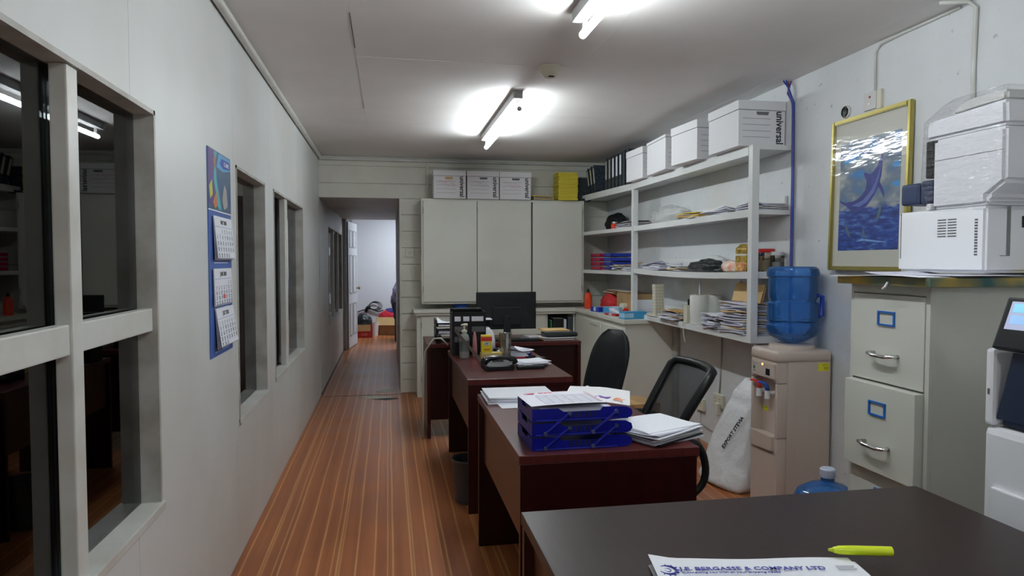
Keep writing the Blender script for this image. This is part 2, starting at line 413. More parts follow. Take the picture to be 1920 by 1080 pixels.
# ---------------------------------------------------------------- lights of the place and an added fill tube
def tube_light(y0, y1, label, xt=.835, xb=.80):
    t = thing('fluorescent_light', label, 'ceiling light', ((xb+xt)/2, (y0+y1)/2, CZ-.001), group='fluorescent tube lights in a line')
    L = (y1-y0)/2; d = (xt-xb)/2
    MB().box(d-.042, d+.020, -L-.03, L+.03, -.052, 0, bev=.006).build('batten', pm('batten_enamel', (.42, .43, .43), .5), t)
    for s in (-1, 1):
        MB().box(d-.011, d+.011, s*(L-.030)-.008, s*(L-.030)+.008, -.096, -.051, bev=.003).build('lamp_holder', pm('grey_holder', (.30, .30, .30), .6), t)
        MB().cyl((d, s*(L+.001), -.110), (d, s*(L+.012), -.110), .0168, .014, seg=14).build('end_cap', steel_m, t)
    k = MB(); k.cyl((d, -L, -.110), (d, L, -.110), .0165, seg=16); k.build('tube', tube_m, t, smooth='auto')
    return t
tube_light(1.40, 2.89, 'bare fluorescent tube on a white batten above the near desks')
tube_light(4.35, 5.85, 'bare fluorescent tube on a white batten nearer the cabinets at the back')
tube_light(-1.7, -.22, 'unseen fluorescent tube added behind the viewer as fill light')  # out of view, added to fill the near end with light
lt = thing('ceiling_lamp', 'lamp panel lighting the white room beyond the doorway', 'ceiling light', (.6, 12.5, 2.499))
MB().box(-.6, .6, -.15, .15, -.05, 0, bev=.01).build('housing', trim_m, lt)
MB().box(-.58, .58, -.13, .13, -.054, -.05).build('diffuser', pm('far_diffuser', (1, 1, 1), .5, em=((.86, .94, 1.0), 46)), lt)
sd = thing('smoke_detector', 'round cream smoke detector on the ceiling between the two tubes', 'smoke detector', (.90, 3.77, CZ-.001))
MB().lathe([(.068, 0), (.068, -.012), (.058, -.020), (.034, -.056), (.030, -.058), (.0, -.058)][:-1], seg=32).build('body', cream_m, sd, smooth='auto')
MB().box(-.016, .016, -.034, -.024, -.064, -.057, bev=.002).build('sensor', black_m, sd)

# ================================================================ DESKS
def desk(label, x0, x1, y0, y1, kind='side', rz=0, top=None, side=None, h=.75, hang=.0):
    cx, cy = (x0+x1)/2, (y0+y1)/2; W, D = (x1-x0)/2, (y1-y0)/2
    t = thing('office_desk', label, 'desk', (cx, cy, 0), rz, group='office desks down the room')
    MB().box(-W, W, -D, D, h-.030, h, bev=.002).build('desktop', top or mahog_top, t)
    if kind == 'side':      # sitter on the +X side
        for s in (-1, 1):
            MB().box(-W+.004, W-.01, s*(D-.012)-.011, s*(D-.012)+.011, 0, h-.030, bev=.001).build('side_panel', mahog_dark, t)
        MB().box(-W+.03, -W+.05, -D+.024, D-.024, .42, h-.030).build('modesty_panel', veneer_bounce, t)
        MB().box(W-.06, W-.045, -D+.024, D-.024, h-.10, h-.030).build('apron', mahog_dark, t)
    else:                   # sitter on the far side, panel towards the camera
        for s in (-1, 1):
            MB().box(s*(W-.015)-.014, s*(W-.015)+.014, -D+.004, D-.01, 0, h-.030, bev=.001).build('side_panel', mahog, t)
        MB().box(-W+.03, W-.03, -D+.05, -D+.068, .14, h-.030).build('modesty_panel', mahog_dark, t)
    return t
d1 = desk('near desk with a dark espresso brown top, letterhead on it', .334, 1.50, .86, 1.715, top=espresso)
d2 = desk('mahogany desk with the stacked blue letter trays', .425, 1.070, 2.213, 3.30, rz=0)
d3 = desk('mahogany desk with the yellow box and telephone on it', .424, 1.022, 3.71, 4.98)
d4 = desk('wide mahogany desk carrying the monitor near the back cabinets', .293, 1.545, 5.36, 5.95, kind='front')

# ================================================================ BACK CABINETS, COUNTERS, SHELVES
def slab_door(x0, x1, z0, z1, y, parent, name='door', hinge=None):
    d = MB().box(x0, x1, y-.018, y, z0, z1, bev=.003).build(name, cab_m, parent)
    if hinge is not None:
        for z in (z0+.10, z1-.13):
            MB().cyl((hinge, y-.020, z), (hinge, y-.020, z+.06), .005, seg=8).build('hinge', jamb_m, d)
    return d
uc = thing('wall_cabinet', 'wide off-white wall cabinet with three flush doors on the back wall', 'cabinet', (1.18, 7.17, .962))
x0, x1 = .335-1.18, 2.05-1.18; zt = 2.04-.962
k = MB(); k.box(x0, x1, -.14, .138, 0, .02); k.box(x0, x1, -.14, .138, zt-.02, zt); k.box(x0, x0+.02, -.14, .138, .02, zt-.02); k.box(x1-.02, x1, -.14, .138, .02, zt-.02); k.box(x0+.02, x1-.02, .128, .138, .02, zt-.02)
k.build('carcass', cab_m, uc)
k = MB(); k.box(x0+.02, x1-.02, -.135, -.13, .02, zt-.02); k.build('inner_face', seam_m, uc)
for a, b, hg in ((.353, .902, .353), (.908, 1.468, .908), (1.492, 2.025, 2.025)):
    slab_door(a-1.18, b-1.18, .022, zt-.022, -.141, uc, hinge=hg-1.18)
MB().box(1.468-1.18, 1.476-1.18, -.150, -.1355, .022, zt-.022).build('stile', cab_m, uc)

bc = thing('base_cabinet', 'long off-white base cabinet below the wall cabinet on the back wall', 'cabinet', (1.10, 7.16, 0))
k = MB(); k.box(.285-1.10, 1.66-1.10, -.12, .148, .0, .868); k.box(1.66-1.10, 1.955-1.10, -.12, .148, 0, .50); k.box(1.66-1.10, 1.955-1.10, .10, .148, .50, .84); k.box(1.66-1.10, 1.955-1.10, -.12, .148, .84, .868); k.box(1.94-1.10, 1.955-1.10, -.12, .148, .5, .84)
k.build('carcass', cab_m, bc)
for a, b in ((.33, .86), (.87, 1.26), (1.27, 1.63)): slab_door(a-1.10, b-1.10, .06, .845, -.121, bc, hinge=a-1.10)
MB().box(1.665-1.10, 1.935-1.10, .098, .0995, .505, .838).build('niche_back', seam_m, bc)
rb = thing('base_cabinet', 'off-white base cabinet under the counter by the right wall', 'cabinet', (2.18, 6.3, 0))
MB().box(1.965-2.18, RX-.004-2.18, 5.475-6.3, 7.30-6.3, 0, .868).build('carcass', cab_m, rb)
for a, b in ((5.52, 6.10), (6.12, 6.70)):
    dd = MB().box(1.947-2.18, 1.964-2.18, a-6.3, b-6.3, .05, .825, bev=.003).build('door', cab_m, rb)
    MB().box(1.940-2.18, 1.947-2.18, a+.06-6.3, b-.25-6.3, .79, .80).build('finger_pull', trim_m, dd)
wt = thing('worktop', 'L-shaped off-white worktop running along back and right walls', 'worktop', (1.94, 6.98, .87))
MB().prism([(.25-1.94, BY-.004-6.98), (.25-1.94, 0), (0, 0), (0, 5.452-6.98), (2.142-1.94, 5.452-6.98), (RX-.004-1.94, 5.452-6.98), (RX-.004-1.94, BY-.004-6.98)], 0, .038, bev=.003).build('top_board', cab_m, wt)
MB().box(.262-1.94, .02, .016, .026, -.022, -.001).build('edge_strip', cab_m, wt)

SH = thing('shelving_unit', 'tall open white shelving along the right wall', 'shelf', (2.15, 3.78, 0))
def far_board(z, th=.036):
    k = MB(); k.prism([(0, 2.04), (-.10, 3.215), (-.10, 3.50), (RX-2.153, 3.50), (RX-2.153, 2.04)], z-th, z, bev=.001)
    return k.build('shelf_board', shelf_m, SH)
def sboard(z, y0, y1, x0=2.15, sag=0, th=.028, name='shelf_board', lip=.0):
    n = 14; mb = MB(); L = y1-y0
    def f_(u, v): return -sag*4*v*(1-v)
    mb.sheet(RX-.003-x0, L, f_, 1, n, th)
    return mb.build(name, shelf_m, SH, loc=((x0+RX-.003)/2-2.15, (y0+y1)/2-3.78, z))
sboard(2.098, 3.78, 5.82)
far_board(2.098, .03); far_board(1.712); far_board(1.312)
sboard(1.712, 3.80, 5.80, sag=.0)
sboard(1.338, 3.80, 5.80, sag=.016, th=.042)
sboard(.944, 3.78, 5.80, x0=2.145, th=.04)
for y in (3.78, 5.795):
    z0 = .905 if y < 4 else .948
    MB().box(-.006, .040, y-3.78-.002, y-3.78+.045, z0, 2.099, bev=.002).build('post', shelf_m, SH)
k = MB()
k.box(-.006, .012, .05, 2.01, 2.040, 2.0985); k.prism([(.0, 2.065), (-.098, 3.215), (-.082, 3.215), (.015, 2.065)], 2.040, 2.0975)
k.build('front_strip', shelf_m, SH)
MB().box(-.002, .012, .05, 2.01, 1.668, 1.7125).build('front_strip', shelf_m, SH)
MB().box(RX-2.15-.02, RX-2.15-.003, .05, 3.2, 1.713, 1.80).build('back_batten', shelf_m, SH)
MB().box(RX-2.15-.02, RX-2.15-.003, .05, 2.0, 1.345, 1.42).build('back_batten', shelf_m, SH)
MB().box(RX-2.15-.02, RX-2.15-.003, .05, 2.0, .945, 1.02).build('back_batten', shelf_m, SH)
MB().tube([(.03, .03, .902), (RX-2.15-.02, .03, .66)], .014, 6).build('brace', shelf_m, SH)

# ---------------------------------------------------------------- archive boxes
def banker(label, loc, w, L, h, rz=0, rx=0, sticker=False, scrib=None, lid=.055, txt=True, group='white cardboard archive boxes', slot=True):
    t = thing('archive_box', label, 'box', loc, group=group, rot=(rx, 0, rz))
    MB().box(-w/2+.004, w/2-.004, -L/2+.004, L/2-.004, 0, h-.01, bev=.0015).build('body', boxw_m, t)
    MB().box(-w/2, w/2, -L/2, L/2, h-lid, h, bev=.002).build('lid', boxw_m, t)
    k = MB(); k.box(-w/2+.0035, w/2-.0035, -L/2+.0035, L/2-.0035, h-lid-.003, h-lid); k.build('lid_shadow_gap', seam_m, t)
    yf = -L/2+.0035
    if sticker: MB().box(-.045, .03, yf-.001, yf+.001, h-lid-.036, h-lid-.012).build('sticker', manila_m, t)
    elif slot:
        MB().prism([(-.038, h-lid-.010), (.046, h-lid-.010), (.040, h-lid-.030), (-.032, h-lid-.030)], 0, .002, m=Matrix.Translation((0, yf+.001, 0)) @ CF).build('hand_hole', pm('hole_shadow', (.16, .16, .17), .8), t)
    k = MB()
    for q in range(4): z = h*.20+q*h*.135; k.box(-w*.40, w*.18, yf-.001, yf+.001, z, z+.0025)
    k.build('print_lines', grey_ink, t)
    if txt:
        o = text('universal', .066, ink_m, t, CF @ Euler((0, 0, -PI/2)).to_matrix().to_4x4(), bold=.0016)
        zs_ = [v.co.z for v in o.data.vertices]; k_ = h*.72/(max(zs_)-min(zs_))
        for v in o.data.vertices: v.co = Vector((v.co.x*1.0+w*.37, v.co.y+yf, (v.co.z-(max(zs_)+min(zs_))/2)*k_+h*.42))
    if scrib:
        rr = random.Random(label)
        for s_ in range(3):
            pts = []; x = -w*.36+s_*.035
            for q in range(16):
                pts.append((x+q*.009, yf-.0015, h*.60-s_*.022+rr.uniform(-.012, .012)))
            MB().tube(pts, .0010, 4).build('handwriting', scrib, t)
    return t
zc = 2.041
red_s = pm('red_marker', (.80, .25, .27), .7); vio_s = pm('violet_marker', (.42, .38, .66), .7)
banker('archive box with a yellow sticker, left of the row on the wall cabinet', (.625, 7.14, zc), .335, .31, .285, rz=rad(-1), sticker=True, scrib=red_s)
banker('middle archive box on the wall cabinet, violet handwriting', (.965, 7.14, zc), .335, .31, .285, scrib=vio_s)
banker('archive box at the right end of the row on the wall cabinet', (1.303, 7.14, zc), .333, .31, .282, scrib=red_s)
zs = 2.100
banker('large archive box at the near end of the top shelf, print facing the room', (2.245, 4.05, zs), .315, .40, .275)
banker('archive box second from the near end of the top shelf', (2.22, 4.59, zs), .315, .38, .27, rz=rad(4))
b3 = banker('archive box slumped sideways, third from the near end of the top shelf', (2.235, 5.12, zs), .315, .44, .262, rz=rad(-3), lid=.02, txt=False)
banker('archive box beside the black binders, farthest on the top shelf', (2.245, 5.64, zs), .315, .37, .262, rz=rad(2), txt=False)

# black binders on the top shelf
def binder(loc, rz=0, lean=0, th=.065, col=None, label='', h=.315, lab=True, depth=.27):
    t = thing('lever_arch_binder', label, 'binder', loc, group='black binders along the top of the shelves', rot=(lean, 0, rz))
    k = MB(); k.box(0, depth, -th/2, -th/2+.004, 0, h); k.box(0, depth, th/2-.004, th/2, 0, h); k.box(0, .004, -th/2, th/2, 0, h)
    k.build('cover', binder_m, t)
    MB().box(.01, depth-.02, -th/2+.006, th/2-.012, .008, h-.012).build('paper_block', paper2_m, t)
    if lab: MB().box(-.0015, 0, -th*.28, th*.28, h*.35, h*.93).build('spine_label', paper3_m if col is None else col, t)
    return t
names = ['black binder beside the row of archive boxes on the top shelf', 'black binder with mottled spine, second from the archive boxes',
         'black binder third from the archive boxes, white spine strip', 'black binder fourth from the archive boxes, white spine strip',
         'black binder fifth from the archive boxes, white spine strip', 'black binder sixth from the archive boxes, grey spine strip',
         'black binder at the far end of the upright row']
yb = 5.885
for i, n in enumerate(names):
    binder((2.135 if i < 2 else 2.14, yb+.045, zs), lean=rad(-1 if i > 1 else 0), label=n, lab=i > 1, th=.080 if i < 2 else .078, col=paper_m if i in (2, 3, 4) else None)
    yb += .100 if i < 2 else .106
for i in range(3):
    binder((2.085, 6.74+i*.095, zs), lean=rad(-16-3*i), label=['leaning black binder next to the upright row on the shelf', 'leaning black binder, middle of three above the shelf corner', 'leaning black binder, last before the yellow folder stack'][i], th=.060, h=.29, col=cream_m)
binder((1.985, 7.12, zc+.001), rz=PI/2*0, lean=0, label='black binder standing behind the yellow folder stack', lab=False, th=.05, h=.25, depth=.16)

# yellow folder stack on the cabinet
def pile(name, label, cat, loc, w, d, n, th, mats, jit=.01, rz=0, curl=.0, seed=1, wob=.002, nx=5, ny=4, rj=.05, group=None, sheetname='sheet', grow=1.0):
    rr = random.Random(seed); t = thing(name, label, cat, loc, rz, group)
    z = th
    for i in range(n):
        a, b, ph, ph2 = rr.uniform(-1, 1), rr.uniform(-1, 1), rr.uniform(0, 6), rr.uniform(0, 6)
        cu = curl*rr.uniform(.3, 1)*(i+1)/n
        def g(u, v, a=a, b=b, ph=ph, ph2=ph2, cu=cu):
            e = max(abs(u-.5)*2, abs(v-.5)*2)
            return wob*(math.sin(u*5+ph)*math.cos(v*4+ph2))*e + cu*(max(0, (u if a > 0 else 1-u)-.6)/.4)**2*(v if b > 0 else 1-v)
        MB().sheet(w*rr.uniform(.93, 1), d*rr.uniform(.93, 1), g, nx, ny, th*.92).build(sheetname, mats[i % len(mats)], t,
            loc=(rr.uniform(-jit, jit), rr.uniform(-jit, jit), z), rot=(0, 0, rr.uniform(-rj, rj)))
        z += th*grow
    return t
ys_ = pile('folder_stack', 'tall stack of yellow folders on the wall cabinet', 'folders', (1.865, 7.10, zc), .215, .24, 26, .0112, [yellow_m], jit=.006, rj=.03, wob=.0006, sheetname='folder', nx=2, ny=2)
pile('paper_pile', 'low pile of loose papers between the boxes and yellow folders', 'papers', (1.60, 7.12, zc), .22, .26, 6, .008, [paper3_m, mustard_m, paper3_m], jit=.02, wob=.003, seed=4)

# ================================================================ WORKTOP AND SHELF CLUTTER
def bundle(label, loc, w, d, n, h, mats, seed, rz=0, curl=.03, wob=.006, jit=.014, name='paper_pile', cat='papers', rj=.12):
    return pile(name, label, cat, loc, w, d, n, h/n, mats, jit=jit, rz=rz, curl=curl, seed=seed, wob=wob, rj=rj)
def crumple(name, label, cat, loc, sx, sy, sz, mat, seed, rz=0, amp=.25, sub=4, part='bag'):
    """a slack bag: a lumpy, flattened, folded body lying on its base"""
    rr = random.Random(seed); t = bmesh.new(); bmesh.ops.create_icosphere(t, subdivisions=sub, radius=1)
    ks = [(Vector((rr.gauss(0, 1), rr.gauss(0, 1), rr.gauss(0, 1)))*2.2, rr.uniform(0, 6)) for _ in range(7)]
    for v in t.verts:
        n = v.co.normalized(); q = sum(abs(math.sin(n.dot(a)+p)) for a, p in ks)/7-.6
        fine = math.sin(n.x*17+seed)*math.sin(n.y*19+seed*2)*math.sin(n.z*15)
        r = 1+amp*2*q+.05*fine
        c = n*r; c.z = max(c.z, -.55); v.co = Vector((c.x*sx/2, c.y*sy/2, (c.z+.55)*sz/1.5))
    mb = MB(); mb.add(t)
    o = mb.build(name, mat, smooth=True, loc=loc, rot=(0, 0, rz)); return tag(o, label, cat)
P, P2, P3, MN, MT = paper_m, paper2_m, paper3_m, manila_m, mantan_m
zT = .909
# --- level two
zl = 1.7135
bundle('grey folded newspapers overhanging the near end of the second shelf', (2.285, 3.92, zl), .22, .24, 7, .040, [P2, P3], 11, wob=.003, jit=.006)
bundle('loose lavender papers on the second shelf, beside the near post', (2.25, 4.28, zl), .20, .30, 6, .035, [P2, P], 12, curl=.03)
t = bundle('yellow envelope on top of papers, middle of the second shelf', (2.25, 4.72, zl), .20, .36, 5, .040, [P3, MN, mustard_m, P3, mustard_m], 13, curl=.03, name='envelope_pile', cat='envelopes')
cb = crumple('plastic_bag', 'slack clear plastic bag on the second shelf', 'bag', (2.27, 5.28, zl), .22, .62, .13, pm('milky_poly', (.72, .74, .72), .2, alpha=.5, bump=(18, .5, .02)), 3)
bundle('thick folded paper bundle on the second shelf, beside the far post', (2.27, 6.12, zl), .22, .42, 6, .045, [P2, P3], 14)
bundle('dark folder on papers at the second shelf, far bay', (2.27, 6.12, zl+.047), .20, .34, 2, .014, [dgrey_m], 15, name='document_folder', cat='folder', wob=.001, curl=0, jit=.004)
crumple('cloth_bag', 'black bag slumped in the far corner of the second shelf', 'bag', (2.285, 6.68, zl), .20, .34, .17, blackm_m, 5)
rj = thing('jar', 'small red jar with a silver lid on the second shelf', 'jar', (2.195, 6.46, zl))
MB().lathe([(.028, 0), (.032, .01), (.032, .05), (.026, .058)]).build('body', orange_m, rj, smooth='auto'); MB().lathe([(.027, .0585), (.027, .075)]).build('lid', steel_m, rj, smooth='auto')
# --- level three, far bay
zl = 1.3135
mt = thing('letter_tray_stack', 'crimson and blue stacked plastic trays on the third shelf', 'trays', (2.28, 6.80, zl))
for i in range(4):
    for j, mm in enumerate((magenta_m, dblue_m)):
        k = MB(); a = -.105+j*.0; y0 = -.12+(1-j)*(-.0)
        x0 = -.125 if j else -.16; yy0, yy1 = ((-.36, -.125) if j == 1 else (-.12, .20))
        k.box(x0, .11, yy0, yy1, i*.044, i*.044+.004); k.box(x0, x0+.005, yy0, yy1, i*.044, i*.044+.034); k.box(x0, .11, yy0, yy0+.004, i*.044, i*.044+.034); k.box(x0, .11, yy1-.004, yy1, i*.044, i*.044+.034)
        k.build('tray', mm, mt)
bundle('papers and an orange envelope below the crimson trays', (2.26, 6.30, zl), .22, .34, 7, .055, [P3, P, MT, P2], 16)
bundle('flat tan envelopes at the far end of the third shelf', (2.20, 6.62, zl), .10, .22, 5, .024, [MN, P3, MT], 17, name='envelope_pile', cat='envelopes')
bundle('lavender papers near the far post on the third shelf', (2.24, 5.96, zl), .20, .20, 5, .030, [P2, P], 18, curl=.02)
# --- level three, near bay (board sags)
def zsag(y): v = (y-3.80)/2.0; return 1.3395-.016*4*v*(1-v)
bundle('curled lavender papers on the sagging third shelf by the far post', (2.26, 5.40, zsag(5.40)+.0), .20, .40, 7, .050, [P2, P2, P], 19, curl=.05)
bundle('pale yellow envelope on papers, middle of the third shelf', (2.26, 4.95, zsag(4.95)), .20, .28, 6, .040, [P2, P, MN, cream_m], 20, name='envelope_pile', cat='envelopes', curl=.02)
crumple('paper_wad', 'crumpled white paper behind the black plastic bag', 'paper', (2.33, 4.60, zsag(4.6)+.003), .11, .40, .11, pm('tissue', (.72, .73, .74), .8), 8, amp=.35)
crumple('plastic_bag', 'black plastic bag on the third shelf', 'bag', (2.225, 4.52, zsag(4.52)+.003), .13, .48, .085, vbag_m, 9, amp=.3)
ob = crumple('snack_packet', 'orange and white printed packet on the third shelf', 'packet', (2.22, 4.16, zsag(4.16)+.004), .10, .20, .07, pm('orange_print', (.78, .20, .04), .35, noise=(16, .5, (.8, .76, .7))), 10, amp=.12)
gb = thing('carton', 'gold foil carton standing on the third shelf by the near post', 'carton', (2.25, 4.03, zsag(4.03)+.003), rz=.15)
MB().box(-.04, .04, -.055, .055, 0, .145, bev=.004).build('body', goldbag_m, gb); MB().box(-.041, .041, -.056, .056, .10, .112).build('band', matboard, gb); MB().prism([(-.04, 0), (.04, 0), (0, .03)], -.055, .055, m=Matrix.Translation((0, 0, .1455)) @ CF).build('gable_top', goldbag_m, gb)
gp = thing('packet', 'small yellow printed packet leaning by the near post', 'packet', (2.19, 3.99, zsag(3.99)+.004), rot=(0, rad(12), .2))
MB().box(-.012, .012, -.04, .04, 0, .055, bev=.005).build('packet_body', pm('packet_print', (.66, .55, .12), .4, noise=(30, .5, (.5, .08, .04))), gp)
def jar(label, x, y, r, h, lidm, tint, z):
    t = thing('storage_jar', label, 'jar', (x, y, z))
    MB().lathe([(r*.9, 0), (r, .008), (r, h-.02), (r*.9, h-.008)]).build('body', film('jar_'+label[:5], tint, rough=.1, ior=1.45), t, smooth='auto')
    MB().lathe([(r*.8, .004), (r*.85, h*.55)]).build('contents', pm('jar_fill_'+label[:5], tuple(c*.55 for c in tint), .8), t, smooth='auto')
    MB().lathe([(r*.98, h-.007), (r*1.02, h), (r*1.02, h+.014), (r*.9, h+.016)]).build('lid', lidm, t, smooth='auto')
jar('clear jar with a flat red lid behind the near post', 2.315, 3.905, .052, .125, red_m, (.78, .72, .62), zsag(3.9)+.001)
jar('short clear tub beside the red-lidded jar', 2.355, 3.845, .040, .105, pm('frost', (.6, .6, .6), .4), (.80, .80, .78), zsag(3.85)+.001)
jar('small tub with blue cap behind the gold carton', 2.352, 4.04, .028, .105, dblue_m, (.62, .55, .40), zsag(4.0)+.001)
# --- worktop, far bay
bundle('envelope and document pile in the far corner of the worktop', (2.345, 6.62, zT), .11, .60, 16, .200, [P, MT, P2, P3, MN], 21, curl=.03)
crumple('plastic_bag', 'red plastic bag on the worktop in front of the documents', 'bag', (2.22, 6.56, zT), .18, .56, .17, rbag_m, 22, amp=.2)
eb = bundle('tan envelopes lying over the red plastic bag', (2.26, 6.50, zT+.172), .18, .44, 4, .020, [MT, MN, P], 23, name='envelope_pile', cat='envelopes')
fe = thing('squeeze_bottle', 'orange-red squeeze bottle on the far end of the worktop', 'bottle', (2.045, 6.84, zT))
MB().lathe([(.036, 0), (.040, .01), (.040, .12), (.030, .155), (.014, .17)]).build('body', orange_m, fe, smooth='auto'); MB().lathe([(.015, .171), (.015, .19), (.006, .205)]).build('cap', black_m, fe, smooth='auto')
bx = [('shiny dark blue packet with red end on the worktop', (2.03, 6.42, zT), (.10, .17, .045), dblue_m, .2), ('light blue tape packet lying on the worktop', (2.06, 6.20, zT), (.11, .16, .06), lblue_m, -.3),
      ('blue carton leaning by the tape packet', (2.07, 6.00, zT), (.09, .12, .075), pblue_m, .5), ('flat red packet at the worktop edge', (2.01, 5.93, zT), (.07, .22, .018), red_m, .15)]
for l, lo, s, mm, rz in bx:
    t = thing('packet', l, 'packet', lo, rz); MB().box(-s[0]/2, s[0]/2, -s[1]/2, s[1]/2, 0, s[2], bev=.006).build('wrapper', mm, t)
    MB().box(-s[0]/2-.001, s[0]/2+.001, -s[1]*.16, s[1]*.1, s[2]*.15, s[2]+.001).build('printed_band', pm('band_'+l[:4], (.55, .62, .75) if 'red' not in l[:5] else (.5, .02, .02), .5), t)
MB_ = thing('tissue_box', 'blue and pale blue carton at the near end of the worktop', 'carton', (2.06, 5.56, zT), rz=.12)
MB().box(-.105, .105, -.055, .055, 0, .062, bev=.002).build('body', lblue_m, MB_); MB().box(-.1055, -.02, -.0555, .045, .012, .050).build('printed_band', pblue_m, MB_)
tk = thing('paper_slip', 'white slip of paper curled over the packets', 'paper', (2.02, 5.80, zT+.022), rz=.5, )
MB().sheet(.07, .20, lambda u, v: .045*v*v, 3, 6).build('sheet', P, tk)
tp = thing('tape_dispenser', 'red tape dispenser on the worktop before the cardboard box', 'dispenser', (2.12, 5.98, zT+.0), rz=.3)
MB().prism([(-.07, 0), (.07, 0), (.07, .05), (.03, .07), (-.03, .09), (-.06, .06)], -.022, .022, m=RW).build('body', red_m, tp)
MB().cyl((-.025, -.01, .075), (.025, -.01, .075), .034, seg=24).build('tape_roll', cream_m, tp)
cbx = thing('cardboard_box', 'open brown cardboard box with a white sheet beside the far post', 'box', (2.265, 6.045, zT), rz=.0)
w_, d_, h_ = .115, .20, .195
k = MB(); k.box(-w_, w_, -d_, d_, 0, .005); k.box(-w_, -w_+.005, -d_, d_, 0, h_); k.box(w_-.005, w_, -d_, d_, 0, h_); k.box(-w_, w_, -d_, -d_+.005, 0, h_); k.box(-w_, w_, d_-.005, d_, 0, h_)
k.build('body', board_m, cbx)
MB().box(-w_+.02, w_-.004, -d_-.003, -d_-.001, .035, .145).build('white_sheet', P, cbx)
MB().box(-.002, .002, -.001, .09, 0, .003, m=tr(-w_, d_, h_, 0, .3, 0)).build('flap', board_m, cbx)
mh = thing('file_holder', 'cream perforated plastic file holder on the shelf beside the cardboard box', 'file holder', (2.185, 5.30, .946), rz=0)
MB().box(-.040, .040, -.030, .030, .012, .265, bev=.004, m=tr(0, 0, 0, -.05, 0, 0)).build('upright', cream_m, mh)
MB().box(-.045, .10, -.05, .17, 0, .012, bev=.004).build('base', cream_m, mh)
k = MB()
for r_ in range(9):
    for c_ in range(2):
        k.box(-.0412, -.0396, -.017+c_*.022, -.011+c_*.022, .035+r_*.025, .041+r_*.025, m=tr(0, 0, 0, -.05, 0, 0))
    for c_ in range(3): k.box(-.027+c_*.024, -.021+c_*.024, -.0312, -.0296, .035+r_*.025, .041+r_*.025, m=tr(0, 0, 0, -.05, 0, 0))
tag(k.build('holes', pm('hole_grey', (.22, .22, .18), .8), mh), kind='stuff')
# --- bottom shelf, near bay
zb = .9455
bundle('newspapers topped by an orange envelope on the bottom shelf', (2.24, 4.97, zb), .22, .36, 9, .070, [P3, P2, P, MT, P2], 31, curl=.03, jit=.02)
ct = thing('carton', 'slim white carton beside the paper towel roll', 'carton', (2.19, 4.735, zb)); MB().box(-.03, .03, -.028, .028, 0, .13, bev=.003).build('body', cream_m, ct)
MB().box(-.006, .006, .0, .010, .13, .175, bev=.002).build('pen', black_m, ct)
MB().tube([(-.031, -.02, .02), (-.055, -.025, .0), (-.056, -.035, -.08), (-.050, -.05, -.14)], .0035, 6).build('strap', cream_m, ct)
for dx, lab in ((.0, 'paper towel roll standing on the bottom shelf with a pen in its top'), (.0, 'second paper towel roll behind the first on the bottom shelf')):
    first = lab.startswith('paper'); y = 4.62 if first else 4.62
    t = thing('paper_towel_roll', lab, 'paper roll', (2.215 if first else 2.325, y, zb), group='paper towel rolls on the bottom shelf')
    k = MB(); k.lathe([(.062, 0), (.064, .004), (.064, .205), (.062, .21)], seg=32); k.build('roll', pm('towel', (.74, .75, .70), .85), t, smooth='auto')
    k = MB(); k.lathe([(.020, .2105), (.020, .2125)], seg=20); k.build('core', board_m, t)
    if first: MB().cyl((.0, -.01, .2135), (.002, -.01, .31), .008, seg=10).build('marker_pen', pm('pale_blue_pen', (.45, .52, .62), .4), t)
bundle('short pile of newspapers between the towel rolls and the tall pile', (2.235, 4.30, zb), .21, .20, 14, .100, [P2, P, P2, P3], 32, curl=.02, jit=.015)
bundle('tall pile of newspapers and files behind the near post', (2.262, 4.01, zb), .24, .32, 24, .195, [P2, P2, P3, P2, MN, P2], 33, curl=.015, jit=.012)
mf = thing('manila_folder', 'large manila folder propped on the tall newspaper pile', 'folder', (2.235, 4.00, zb+.199), rot=(0, rad(14), 0))
MB().box(-.002, .002, -.175, .175, 0, .115, bev=.0008).build('front_leaf', manila_m, mf)
MB().prism([(-.175, 0), (.175, 0), (.175, .10), (.06, .118), (-.10, .122), (-.14, .140), (-.175, .110)], -.014, -.011, m=RW).build('back_leaf', manila_m, mf)
MB().box(-.002, .014, -.175, .175, -.002, .001).build('crease', manila_m, mf)

# base niche contents
def nb(label, x, w, h, mat, y=7.10, d=.12):
    t = thing('binder', label, 'binder', (x, y, .501), group='binders in the open cabinet niche'); MB().box(-w/2, w/2, -d/2, d/2, 0, h, bev=.002).build('cover', mat, t); MB().box(-w/2+.003, w/2-.003, -d/2+.004, d/2+.0015, h, h+.003).build('paper_edge', P3, t); return t
nb('slim green binder in the open cabinet niche', 1.70, .02, .27, green_m)
nb('wide dark binder in the open cabinet niche', 1.775, .11, .29, dgrey_m)
nb('thin white-spined binder in the open cabinet niche', 1.852, .026, .28, P)
nb('grey-black binder at the right end of the niche', 1.905, .05, .30, binder_m)

